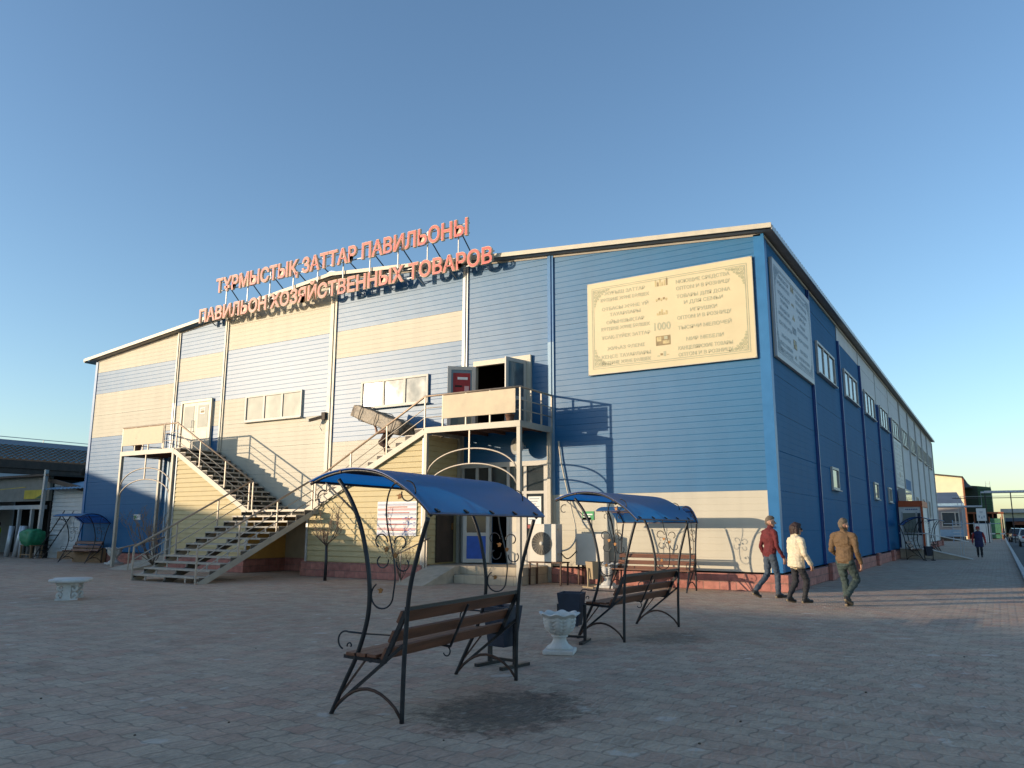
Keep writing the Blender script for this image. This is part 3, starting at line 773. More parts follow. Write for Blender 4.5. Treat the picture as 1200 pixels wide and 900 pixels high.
# ---------------------------------------------------------------- camera and floodlight on the wall
t = thing('security_camera', 'small dark security camera on an arm beside the cream pipe of the gable', 'camera', tuple(at(378, 489, Y=19.95)))
c = worldloc(t)
mb = MB(); mb.box(c+Vector((0.05,-0.12,-0.10)), c+Vector((0.22,0.03,0.16)), 'brown_fascia'); mb.build('bracket', t)
mb = MB(); mb.bar(c+Vector((0.05,-0.08,0.0)), c+Vector((-0.36,-0.28,-0.12)), 0.10, 0.10, 'brown_fascia'); mb.ball(c+Vector((-0.36,-0.28,-0.12)), 0.055, 'grey_trim'); mb.build('housing', t)
mb = MB(); mb.tube([c+Vector((0.1,-0.1,-0.1)), c+Vector((-0.02,-0.1,-0.35)), c+Vector((0.08,-0.08,-0.5))], 0.012, 'grey_trim'); mb.build('cable', t)
fl = at(606, 523, Y=19.55)
t = thing('floodlight', 'round floodlight with a pale lens under the right landing', 'floodlight', tuple(fl))
mb = MB(); mb.lathe([(0.05,-0.16),(0.16,-0.13),(0.24,-0.02),(0.25,0.06),(0.235,0.07)], 'grey_trim', 20)
h = mb.build('housing', t, local=True); h.rotation_euler = (R(90), 0, R(-25))
mb = MB(); mb.lathe([(0.235,0.055),(0.12,0.075),(0.01,0.08)], 'lamp_glass', 20); h2 = mb.build('lens', t, local=True); h2.rotation_euler = (R(90), 0, R(-25))
mb = MB(); mb.bar((fl.x, fl.y+0.1, fl.z), (fl.x, 20.0, fl.z+0.05), 0.06, 0.06, 'grey_trim'); mb.build('bracket', t)
# ================================================================== signs
def letter_sign(body, px0, px1, zb0, zt, label, brace_dir, posts_to):
    """channel letters on a light frame: cream bodies, red faces"""
    Y = 19.50
    a = at(*px0, Y=Y); c = at(*px1, Y=Y); L = c.x - a.x; h = zt - zb0
    t = thing('letter_sign', label, 'sign', ((a.x+c.x)/2, Y, zb0))
    g0 = text_geo(body, 1.0, 0.0, 0.0)
    hh = max(v[1] for v in g0[0])-min(v[1] for v in g0[0]); 
    ch = 0.73                                            # cap height of the font
    base = min(v[1] for v in g0[0])
    # keep letter height true: scale by cap height, squeeze to the measured length
    sy = h/ch
    def lay(geo, m, yo):
        V, F = geo; xs = [v[0] for v in g0[0]]; x0, x1 = min(xs), max(xs); sx = L/(x1-x0)
        mb = MB(); mb.add([(a.x + (v[0]-x0)*sx, Y - v[2]*sy + yo, zb0 + v[1]*sy) for v in V], F, m); return mb
    lay(text_geo(body, 1.0, 0.05, 0.034), 'letter_cream', 0).build('letter_body', t)
    lay(text_geo(body, 1.0, 0.004, 0.014), 'letter_red', -0.05*sy - 0.006).build('lettering', t)
    mb = MB(); nP = 9
    ext = 0.12
    for z in (zb0+0.10, zb0+h-0.12):
        mb.bar((a.x, Y+0.115, z), (c.x, Y+0.115, z), 0.03, 0.03, 'grey_trim')
    mb.build('rail', t)
    return t, a, c
zr = 9.70
t1, a1, c1 = letter_sign('ПАВИЛЬОН ХОЗЯЙСТВЕННЫХ ТОВАРОВ', (234, 379), (577, 308), 9.68, 10.22, 'red letter sign ПАВИЛЬОН ХОЗЯЙСТВЕННЫХ ТОВАРОВ, lower row along the gable edge', None, None)
t2, a2, c2 = letter_sign('ТҰРМЫСТЫҚ ЗАТТАР ПАВИЛЬОНЫ', (254, 343), (548, 276), 10.80, 11.36, 'red letter sign ТҰРМЫСТЫҚ ЗАТТАР ПАВИЛЬОНЫ, upper row standing against the sky', None, None)
# posts and braces of the upper row stand on the roof; those of the lower row are bolted to the verge
for k in range(10):
    x = a2.x + (c2.x-a2.x)*(k+0.35)/9.7
    mb = MB(); mb.bar((x, 19.63, 9.75), (x, 19.63, 11.3), 0.035, 0.035, 'grey_trim'); mb.build('post', t2)
    mc = MB(); mc.bar((x, 19.64, 11.15), (x+0.02, 20.75, roof_top(x)+0.03), 0.03, 0.03, 'black_iron'); mc.build('brace', t2)
for k in range(11):
    x = a1.x + (c1.x-a1.x)*(k+0.3)/10.6; mb = MB()
    mb.bar((x, 19.62, 10.1), (x, 19.69, min(10.1, roof_top(x)-0.05)), 0.03, 0.03, 'grey_trim')
    mb.bar((x, 19.62, 9.78), (x, 19.98, 9.62), 0.03, 0.03, 'grey_trim')
    mb.bar((x, 19.63, 9.75), (x, 19.63, 10.15), 0.03, 0.03, 'grey_trim'); mb.build('bracket', t1)

def ornament(mb, org, ux, uy, m, s=1.0):
    """fretwork corner: leafy curls running out along both edges"""
    ux = Vector(ux); uy = Vector(uy); n_ = ux.cross(uy)*0.004
    def ring(cx, cy, r, wd):
        k = 14; V = []; F = []
        for i in range(k):
            a = 2*math.pi*i/k
            for rr in (r, r-wd): V.append(Vector(org)+ux*((cx+rr*math.cos(a))*s)+uy*((cy+rr*math.sin(a))*s)+n_)
        for i in range(k): F.append((2*i, 2*((i+1)%k), 2*((i+1)%k)+1, 2*i+1))
        mb.add(V, F, m)
    for i, (cx, cy, r) in enumerate([(0.10,0.10,0.09),(0.25,0.09,0.07),(0.09,0.25,0.07),(0.38,0.075,0.055),(0.075,0.38,0.055),(0.49,0.06,0.04),(0.06,0.49,0.04),(0.22,0.22,0.06),(0.57,0.045,0.03),(0.045,0.57,0.03),(0.33,0.17,0.035),(0.17,0.33,0.035)]):
        ring(cx, cy, r, 0.022)
        if i < 8: ring(cx, cy, r*0.45, 0.018)
def strip(mb, org, ux, uy, x0, y0, x1, y1, m, d=0.003):
    ux = Vector(ux); uy = Vector(uy); n_ = ux.cross(uy)*d; o = Vector(org)
    mb.add([o+ux*x0+uy*y0+n_, o+ux*x1+uy*y0+n_, o+ux*x1+uy*y1+n_, o+ux*x0+uy*y1+n_], [(0,1,2,3)], m)
LEFT = [('ЖУҒЫШ ЗАТТАР',0.872),('КӨТЕРМЕ ЖӘНЕ БӨЛШЕК',0.800),('ОТБАСЫ ЖӘНЕ ҮЙ',0.700),('ТАУАРЛАРЫ',0.632),('ОЙЫНШЫҚТАР',0.548),('КӨТЕРМЕ ЖӘНЕ БӨЛШЕК',0.478),('ҰСАҚ-ТҮЙЕК ЗАТТАР',0.385),('ЖИҺАЗ ӘЛЕМІ',0.262),('КЕҢСЕ ТАУАРЛАРЫ',0.175),('КӨТЕРМЕ ЖӘНЕ БӨЛШЕК',0.108)]
RIGHT = [('МОЮЩИЕ СРЕДСТВА',0.872),('ОПТОМ И В РОЗНИЦУ',0.800),('ТОВАРЫ ДЛЯ ДОМА',0.715),('И ДЛЯ СЕМЬИ',0.645),('ИГРУШКИ',0.560),('ОПТОМ И В РОЗНИЦУ',0.490),('ТЫСЯЧИ МЕЛОЧЕЙ',0.385),('МИР МЕБЕЛИ',0.262),('КАНЦЕЛЯРСКИЕ ТОВАРЫ',0.175),('ОПТОМ И В РОЗНИЦУ',0.108)]
TG = {}
def tgeo(s):
    if s not in TG: TG[s] = text_geo(s, 1.0, 0.0, 0.022, res=2)
    return TG[s]
def goods_board(label, org, ux, uy, W, H, face, txt, edge, corners=True, lh=0.100, orn=None):
    """printed banner stretched on a thin frame"""
    ux = Vector(ux); uy = Vector(uy); nrm = ux.cross(uy); o = Vector(org)
    t = thing('information_board', label, 'board', tuple(o + ux*(W/2)))
    mb = MB(); mb.obox(o+ux*(W/2)+uy*(H/2)-nrm*0.03, ux*(W/2), uy*(H/2), nrm*0.028, face); mb.build('panel', t)
    mb = MB()
    for i in (0.14, 0.19):
        for (x0,y0,x1,y1) in ((i,i,W-i,i+0.02),(i,H-i-0.02,W-i,H-i),(i,i+0.02,i+0.02,H-i-0.02),(W-i-0.02,i+0.02,W-i,H-i-0.02)): strip(mb, o, ux, uy, x0,y0,x1,y1, txt)
    orn = orn or txt
    if corners:
        for (cx, cy, sx, sy) in ((0.2,0.2,1,1),(W-0.2,0.2,-1,1),(0.2,H-0.2,1,-1),(W-0.2,H-0.2,-1,-1)):
            u2, v2 = ux*sx, uy*sy
            if u2.cross(v2).dot(nrm) < 0: ornament(mb, o+ux*cx+uy*cy+nrm*0.008, u2, v2, orn, 0.85)
            else: ornament(mb, o+ux*cx+uy*cy, u2, v2, orn, 0.85)
    mb.build('border', t)
    mb = MB()
    for col, xc_ in ((LEFT, 0.245), (RIGHT, 0.72)):
        for s, v in col:
            g = tgeo(s); y0 = min(p[1] for p in g[0])
            k = lh/0.73; wmax = (max(p[0] for p in g[0])-min(p[0] for p in g[0]))*k
            wd = min(wmax*1.12, W*0.31)
            put_text(mb, g, o+ux*(W*xc_)+uy*(H*(v-0.02)+y0*k)+nrm*0.004, ux, uy, txt, wd, (max(p[1] for p in g[0])-y0)*k)
    put_text(mb, tgeo('1000'), o+ux*(W*0.475)+uy*(H*0.385)+nrm*0.004, ux, uy, txt, W*0.10, H*0.085)
    mb.build('lettering', t)
    # small product pictures between the columns
    mb = MB(); r2 = random.Random(3)
    c0 = W*0.475
    for i, hh in enumerate((0.20,0.14,0.22,0.12,0.17,0.24)):      # bottles
        x = c0-0.18+i*0.065; strip(mb,o,ux,uy,x,H*0.855,x+0.045,H*0.855+hh*0.8,'board_brown' if i in (1,5) else 'board_tan'); strip(mb,o,ux,uy,x+0.014,H*0.855+hh*0.8,x+0.031,H*0.855+hh,'board_tan')
    mb.build('picture', t); mb = MB()
    for i in range(5):                                             # crockery
        x = c0-0.17+i*0.07; strip(mb,o,ux,uy,x,H*0.70+0.03*(i%2),x+0.06,H*0.70+0.03*(i%2)+0.05,'board_brown' if i%2 else 'board_tan'); strip(mb,o,ux,uy,x+0.02,H*0.70+0.03*(i%2)-0.02,x+0.04,H*0.70+0.03*(i%2),'board_brown',0.0035)
    mb.build('picture', t); mb = MB()
    for i in range(5):                                             # toys
        x = c0-0.15+i*0.065; strip(mb,o,ux,uy,x,H*0.545,x+0.05,H*0.545+0.06+0.05*(i%3),'board_tan')
    mb.build('picture', t); mb = MB()
    x = c0-0.20; strip(mb,o,ux,uy,x,H*0.225,x+0.42,H*0.225+0.27,'board_brown')      # furnished room
    strip(mb,o,ux,uy,x+0.03,H*0.225+0.12,x+0.16,H*0.225+0.25,'board_tan',0.0045); strip(mb,o,ux,uy,x+0.20,H*0.225+0.04,x+0.39,H*0.225+0.13,'board_tan',0.0045); strip(mb,o,ux,uy,x+0.24,H*0.225+0.16,x+0.34,H*0.225+0.25,txt,0.0045)
    mb.build('picture', t); mb = MB()
    for i in range(4):                                             # stationery
        x = c0-0.17+i*0.09; strip(mb,o,ux,uy,x,H*0.11+0.03*(i%2),x+0.07,H*0.11+0.04+0.05*(i%3),'board_brown' if i%2 else txt)
    mb.build('picture', t)
    mb = MB()
    for x in (0.0, W-0.03): mb.obox(o+ux*(x+0.015)+uy*(H/2)-nrm*0.045, ux*0.012, uy*(H/2+0.012), nrm*0.044, edge)
    for y in (-0.02, H-0.005): mb.obox(o+ux*(W/2)+uy*(y+0.012)-nrm*0.045, ux*(W/2+0.004), uy*0.012, nrm*0.044, edge)
    mb.build('frame', t)
    return t
goods_board('big cream goods board with green lettering on the sunlit blue gable end', (-9.68, YF-0.10, 5.85), (1,0,0), (0,0,1), 4.79, 2.69, 'board_cream', 'board_text', 'cream_trim', orn='board_border')
goods_board('big goods board round the corner on the side wall, cool shade put into its colours', (XR+0.10, 20.45, 5.94), (0,1,0), (0,0,1), 4.85, 2.68, 'board_shaded', 'board_text_grey', 'cream_trim')
goods_board('tall white goods board over the kiosk far along the side wall', (XR+0.10, 47.1, 3.75), (0,1,0), (0,0,1), 4.0, 2.62, 'board_shaded', 'board_text_grey', 'grey_trim', corners=False, lh=0.09)

# ================================================================== stairs, landings, sheds under them
YS = 18.1                                  # front plane of landings and upper flights
ZD, ZM = 4.42, 2.08                        # landing and middle landing heights
stair = thing('metal_staircase', 'cream painted metal staircase with two upper flights meeting on a middle landing', 'staircase', (-20.2, 16, 0))
def flight(p0, p1, across, nst, label, dark=True):
    """p0 bottom, p1 top of one edge line; across = vector of the tread width. returns part"""
    p0 = Vector(p0); p1 = Vector(p1); ac = Vector(across); run = Vector((p1.x-p0.x, p1.y-p0.y, 0)); rise = p1.z-p0.z
    d = run.normalized(); rs = rise/nst; tr = run.length/nst
    mb = MB()
    for k, f in enumerate((0.01, 0.5, 0.99)):
        q = p0+ac*f; e = p1+ac*f; dn = Vector((0,0,-0.11))
        mb.bar(q+dn+Vector((0,0,0.10)) if k < 0 else q+dn*0.5, e+dn, 0.07 if k != 1 else 0.05, 0.17, 'stair_paint' if k != 1 else 'stair_dark')
    fl = mb.build('flight', stair, label)
    tm = None
    for i in range(nst):
        c = p0 + d*(tr*(i+0.5)) + Vector((0,0,rs*(i+1)-0.02))
        if tm is None:
            mb = MB(); c0 = c
            a = ac*0.5
            mb.obox(c+a, d*(tr*0.52), ac*0.495, (0,0,0.012), 'stair_tread')
            mb.obox(c+a-d*(tr*0.5)+Vector((0,0,-0.020)), d*0.008, ac*0.493, (0,0,0.016), 'stair_tread')
            for f in (0.01, 0.5, 0.99):   # triangular carriers
                q = c+ac*f
                mb.prism([q-d*(tr*0.5)+Vector((0,0,-0.014)), q+d*(tr*0.5)+Vector((0,0,-0.014)), q-d*(tr*0.5)+Vector((0,0,-rs))], ac.normalized()*0.02, 'stair_dark')
            for j in range(3):
                q = c+ac*(0.2+0.3*j)-d*(tr*0.46); mb.obox(q+Vector((0,0,-rs*0.5)), d*0.010, ac.normalized()*0.024, (0,0,rs*0.5-0.014), 'stair_tread')
            tm = mb.build('tread', fl); first = tm
        else:
            t = first.copy(); COL.objects.link(t); t.parent = fl; t.location = Vector(first.location)+(c-c0)
            if i % 2: t.location += ac*0.0
    return fl
flight((-21.5, 13.95, 0.02), (-21.5, 17.98, ZM-0.02), (3.0, 0, 0), 12, 'wide lower flight')
flight((-21.75, YS+0.02, ZM), (-26.0, YS+0.02, ZD), (0, 1.80, 0), 13, 'left upper flight')
flight((-18.95, YS+0.02, ZM), (-14.22, YS+0.02, ZD), (0, 1.80, 0), 13, 'right upper flight')
mb = MB(); mb.box((-21.78, 17.98, ZM-0.16), (-18.48, 19.95, ZM), 'stair_paint'); mb.box((-21.7, 18.0, ZM+0.002), (-18.55, 19.94, ZM+0.008), 'stair_tread'); mb.build('middle_landing', stair)
def deck(x0, x1, label):
    mb = MB(); mb.box((x0, YS, ZD-0.17), (x1, YS+0.07, ZD), 'stair_paint'); mb.box((x0, YS+0.07, ZD-0.17), (x0+0.07, 19.97, ZD), 'stair_paint'); mb.box((x1-0.07, YS+0.07, ZD-0.17), (x1, 19.97, ZD), 'stair_paint')
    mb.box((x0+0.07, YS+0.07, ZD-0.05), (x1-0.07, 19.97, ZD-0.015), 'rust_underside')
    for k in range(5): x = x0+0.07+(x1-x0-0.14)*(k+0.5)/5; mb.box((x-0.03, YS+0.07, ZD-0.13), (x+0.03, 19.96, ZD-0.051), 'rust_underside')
    d = mb.build('landing', stair, label)
    for x, y in ((x0+0.06, YS+0.06), (x1-0.06, YS+0.06), (x0+0.06, 19.86), (x1-0.06, 19.86)):
        mb = MB(); mb.box((x-0.055, y-0.055, 0), (x+0.055, y+0.055, ZD-0.172), 'stair_paint'); mb.build('post', d)
    mb = MB()      # decorative arcs between the front posts
    xm = (x0+x1)/2; hw = (x1-x0)/2-0.1
    for zc_, rise in ((2.65, 0.75), (3.05, 0.78)):
        mb.tube([(xm+hw*s, YS+0.05, zc_+rise*math.sqrt(max(0,1-s*s*0.98))-0.1) for s in [i/12-1 for i in range(25)]], 0.025, 'rail_thin')
    mb.bar((xm-0.05, YS+0.05, 3.3), (xm-0.05, YS+0.05, ZD-0.17), 0.04, 0.04, 'rail_thin')
    mb.build('arch', d)
    return d
D1 = deck(-29.40, -26.0, 'left landing outside the closed door')
D2 = deck(-14.22, -10.90, 'right landing outside the open door')
def railing(pts, posts, label=None, h=0.94, mids=(0.32, 0.62), parent=stair):
    """top rail, two mid rails along a polyline of foot points; posts at given fractions of each segment"""
    up = Vector((0,0,h)); P = [Vector(p) for p in pts]
    mb = MB(); mb.tube([p+up for p in P], 0.032, 'rail_paint', 8); r = mb.build('railing', parent, label)
    mb = MB()
    for m_ in mids: mb.tube([p+Vector((0,0,h*m_)) for p in P], 0.016, 'rail_thin', 6)
    mb.build('mid_rail', r)
    for i, (a, b) in enumerate(zip(P, P[1:])):
        for f in posts[i]:
            q = a.lerp(b, f); mb = MB(); mb.box((q.x-0.02, q.y-0.02, q.z), (q.x+0.02, q.y+0.02, q.z+h), 'rail_thin'); mb.build('post', r)
    return r
railing([(-21.45, 13.9, 0.0), (-21.5, 17.95, ZM)], [(0.0, 0.34, 0.70, 1.0)], 'left rail of the lower flight')
railing([(-18.52, 13.85, 0.0), (-18.52, 17.95, ZM)], [(0.0, 0.33, 0.66, 1.0)], 'right rail of the lower flight')
railing([(-29.36, 19.9, ZD), (-29.36, YS+0.04, ZD), (-25.95, YS+0.04, ZD), (-21.55, YS+0.04, ZM)], [(0.0, 0.5), (0.0, 0.25, 0.5, 0.78, 1.0), (0.33, 0.66, 1.0)], 'rail of the left landing and flight')
railing([(-18.6, YS+0.04, ZM), (-14.22, YS+0.04, ZD), (-10.92, YS+0.04, ZD), (-10.92, 19.93, ZD)], [(0.0, 0.34, 0.67), (0.0, 0.2, 0.45, 0.7, 1.0), (0.33, 0.66, 1.0)], 'rail of the right flight and landing')
for (x0, x1, lab) in ((-29.30, -26.72, 'cream sheet on the left landing rail'), (-13.55, -11.05, 'cream sheet on the right landing rail')):
    mb = MB(); mb.box((x0, YS-0.005, ZD+0.22), (x1, YS+0.012, ZD+0.90), 'rail_panel')
    mb.build('railing_panel', stair, lab, bevel=0.004)
# flower pots on the deck edges
def pot(label, loc, s=1.0, plant=True):
    t = thing('flower_pot', label, 'flower pot', loc)
    mb = MB(); mb.lathe([(0.085*s,0),(0.10*s,0.06*s),(0.125*s,0.17*s),(0.135*s,0.17*s),(0.135*s,0.20*s),(0.11*s,0.20*s),(0.105*s,0.16*s)], 'terracotta', 16); mb.build('pot', t, local=True)
    if plant:
        mb = MB(); r2 = random.Random(int(abs(loc[0])*100))
        for i in range(16):
            a = r2.uniform(0, 6.28); l = r2.uniform(0.12, 0.34)*s; p = Vector((0,0,0.16*s)); e = p+Vector((math.cos(a)*l*0.8, math.sin(a)*l*0.5, l*0.75))
            mb.tube([p, (p+e)/2+Vector((0,0,0.05*s)), e], 0.005*s, 'twig', 4)
            for j in range(3):
                c = p.lerp(e, 0.5+0.22*j); d = Vector((r2.uniform(-1,1), r2.uniform(-1,1), r2.uniform(-0.3,1))).normalized()*0.045*s; q = d.orthogonal().normalized()*0.018*s
                mb.add([c, c+d*0.5+q, c+d, c+d*0.5-q], [(0,1,2,3)], 'dry_leaf')
        mb.build('plant', t, local=True)
    return t
pot('terracotta pot with a dry plant on the left landing', (-28.55, YS+0.17, ZD+0.001), 1.25)
pot('terracotta pot with a dry plant on the right landing', (-11.35, YS+0.20, ZD+0.001), 1.05)

# lap siding sheds under the flights
def lap_x(mb, x0, x1, z0, z1, y, m, pitch=0.165):
    z = z0
    while z < z1:
        t = min(z+pitch, z1); g = min(z+0.022, t); mb.add([(x0,y-0.022,g),(x1,y-0.022,g),(x1,y-0.004,t),(x0,y-0.004,t),(x0,y+0.015,g),(x1,y+0.015,g),(x0,y+0.015,z),(x1,y+0.015,z),(x0,y-0.004,z),(x1,y-0.004,z)], [(0,1,2,3),(4,5,1,0),(6,7,5,4),(8,9,7,6)], m); z = t
def lap_y(mb, y0, y1, z0, z1, x, m, s=1, pitch=0.165):
    z = z0
    while z < z1:
        t = min(z+pitch, z1); g = min(z+0.022, t); a = x+0.022*s; b_ = x+0.004*s; c_ = x-0.015*s
        mb.add([(a,y0,g),(a,y1,g),(b_,y1,t),(b_,y0,t),(c_,y0,g),(c_,y1,g),(c_,y0,z),(c_,y1,z),(b_,y0,z),(b_,y1,z)], [(0,1,2,3),(4,5,1,0),(6,7,5,4),(8,9,7,6)], m); z = t
def shed(x0, x1, zl, zr, label, right_m, left_m):
    t = thing('stairwell_shed', label, 'shed', ((x0+x1)/2, YS+0.1, 0))
    nrm = Vector((zr-zl, 0, -(x1-x0))).normalized()*-1
    cl = [((x0, 0, zl), nrm)]
    mb = MB(); lap_x(mb, x0+0.06, x1-0.06, 0.45, 4.4, YS+0.12, 'yellow_siding'); mb.build('front_siding', t, clip=cl)
    mb = MB()
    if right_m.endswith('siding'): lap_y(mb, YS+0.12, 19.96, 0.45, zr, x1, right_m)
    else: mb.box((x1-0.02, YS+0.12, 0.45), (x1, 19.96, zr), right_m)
    mb.build('side_siding', t); mb = MB()
    if left_m == 'yellow_siding': lap_y(mb, YS+0.12, 19.96, 0.45, zl, x0, 'yellow_siding', -1)
    else: mb.box((x0, YS+0.12, 0.45), (x0+0.02, 19.96, zl), left_m)
    mb.build('side_siding', t)
    mb = MB()
    mb.box((x0-0.01, YS+0.085, 0.45), (x0+0.07, YS+0.125, zl-0.02), 'grey_trim'); mb.box((x1-0.07, YS+0.085, 0.45), (x1+0.01, YS+0.125, zr-0.02), 'grey_trim')
    mb.build('corner_trim', t)
    mb = MB(); mb.box((x0-0.06, YS-0.02, 0), (x1+0.06, 19.98, 0.449), 'pink_stone'); mb.build('plinth', t, bevel=0.012)
    return t
shed(-25.95, -21.8, 4.22, 1.90, 'yellow lap-sided shed under the left upper flight', 'bounce_lit_siding', 'tan_panel')
sh = shed(-18.98, -14.25, 1.90, 4.24, 'yellow lap-sided shed with a striped poster under the right upper flight', 'yellow_siding', 'tan_panel')
mb = MB(); mb.box((-21.79, 19.90, 0.0), (-19.0, 19.985, 0.449), 'pink_stone'); mb.build('rear_plinth', sh)
mb = MB(); mb.box((-21.79, 19.93, 0.45), (-19.0, 19.985, ZM-0.18), 'tan_panel'); mb.build('rear_panel', sh)
# dark steel door in the side of that shed, facing the porch
mb = MB(); mb.box((-14.228, 18.78, 0.50), (-14.18, 19.62, 2.42), 'brown_fascia'); dd = mb.build('door', sh, 'dark brown steel door beside the porch')
mb = MB(); mb.box((-14.182, 19.50, 1.45), (-14.15, 19.56, 1.65), 'gold_leaf'); mb.tube([(-14.16,19.53,1.5),(-14.11,19.53,1.5),(-14.11,19.42,1.5)],0.012,'gold_leaf'); mb.build('handle', dd)
# striped poster
po = at(463, 608, Y=18.15)
mb = MB(); x0, x1, z0, z1 = -15.98, -14.48, 1.27, 2.28
mb.box((x0, YS+0.075, z0), (x1, YS+0.09, z1), 'sign_white')
t = mb.build('poster'); tag(t, 'pink and grey striped poster on the yellow siding left of the porch', 'poster')
mb = MB()
for k in range(7):
    z = z1-0.06-k*0.142; m = ('poster_grey', 'poster_pink')[k % 2]
    mb.box((x0+0.02, YS+0.069, z-0.07), (x1-0.02, YS+0.0745, z), m)
for k in range(5):
    z = z1-0.15-k*0.17; mb.box((x0+0.4-0.05*(k%2), YS+0.064, z-0.03), (x1-0.35+0.08*(k%3), YS+0.0685, z), 'sign_red')
r2 = random.Random(5)
for k in range(26):
    x = x1-0.10-r2.random()*0.42; z = z0+0.05+r2.random()*0.5; mb.box((x, YS+0.062, z), (x+0.06, YS+0.0635, z+0.018), 'sign_blue')
mb.build('print', t)

# porch, steps and ramp
mb = MB(); mb.box((-14.18, 18.45, 0), (-11.02, 19.985, 0.455), 'beige_tile'); mb.box((-13.05, 18.10, 0), (-11.02, 18.448, 0.225), 'beige_tile')
pch = mb.build('porch', bevel=0.006); tag(pch, 'beige tiled porch with two steps before the ground entrance', 'porch')
mb = MB(); mb.prism([(-14.05, 18.447, 0.455), (-14.05, 18.2, 0.44), (-14.05, 16.75, 0.0), (-14.05, 18.447, 0.0)], (0.97, 0, 0), 'concrete'); mb.build('ramp', pch, 'concrete ramp')
mb = MB()
for y, z in ((16.95, 0.06), (18.1, 0.40)): mb.bar((-14.02, y, z), (-14.02, y, z+0.78), 0.03, 0.03, 'rail_thin')
mb.tube([(-14.02, 16.8, 0.80), (-14.02, 18.25, 1.22)], 0.02, 'rail_paint'); mb.build('handrail', pch)
# left ramp beside the closed shed
mb = MB(); mb.box((-28.6, 18.9, 0), (-26.1, 19.85, 0.42), 'concrete'); mb.box((-29.3, 18.9, 0), (-28.61, 19.85, 0.21), 'concrete'); lp = mb.build('porch'); tag(lp, 'low concrete porch with a ramp left of the stairs', 'porch')
mb = MB(); mb.prism([(-27.6, 18.895, 0.40), (-27.6, 16.9, 0.0), (-27.6, 18.895, 0.0)], (1.3, 0, 0), 'concrete'); mb.build('ramp', lp)
mb = MB(); 
for y, z in ((16.9, 0.0), (18.6, 0.33)): mb.bar((-26.35, y, z), (-26.35, y, z+0.85), 0.035, 0.035, 'rail_thin')
mb.tube([(-26.35, 16.6, 0.78), (-26.35, 18.8, 1.25)], 0.025, 'rail_paint'); mb.build('handrail', lp)
# ================================================================== shelter benches
def spiral(cx, cz, r0, r1, a0, a1, n=16):
    return [(cx+(r0+(r1-r0)*i/n)*math.cos(R(a0+(a1-a0)*i/n)), cz+(r0+(r1-r0)*i/n)*math.sin(R(a0+(a1-a0)*i/n))) for i in range(n+1)]
def smooth(pts, n=5):
    """Catmull-Rom through 2-D / 3-D points"""
    P = [Vector(p) for p in pts]; out = []
    for i in range(len(P)-1):
        a = P[max(i-1,0)]; b = P[i]; c = P[i+1]; d = P[min(i+2,len(P)-1)]
        for k in range(n):
            t = k/n; out.append(0.5*((2*b)+(c-a)*t+(2*a-5*b+4*c-d)*t*t+(3*b-a-3*c+d)*t*t*t))
    out.append(P[-1]); return out
FRONT = [(0,0),(0.13,0.26),(0.25,0.49),(0.335,0.74),(0.36,0.95),(0.335,1.20),(0.25,1.52),(0.12,1.78),(-0.02,1.955)]
REAR = [(0.72,0),(0.725,0.35),(0.735,0.62),(0.765,1.03),(0.85,1.37),(0.93,1.62)]
ARC = smooth([(-0.34,1.935,0),(-0.18,1.995,0),(0.0,2.032,0),(0.21,2.04,0),(0.47,1.99,0),(0.73,1.85,0),(0.88,1.73,0),(0.965,1.645,0)], 4)
BL = 2.0
def leaf_plate(mb, c, v, m, s=1.0):
    """little cast vine leaf"""
    pts = []
    for i in range(10):
        a = 2*math.pi*i/10+0.3; r = (0.030 if i % 2 == 0 else 0.017)*s*(1+0.25*math.sin(i*2.1)); pts.append((c[0]+r*math.cos(a), v-0.004, c[1]+r*math.sin(a)))
    mb.prism(pts, (0, 0.008, 0), m)
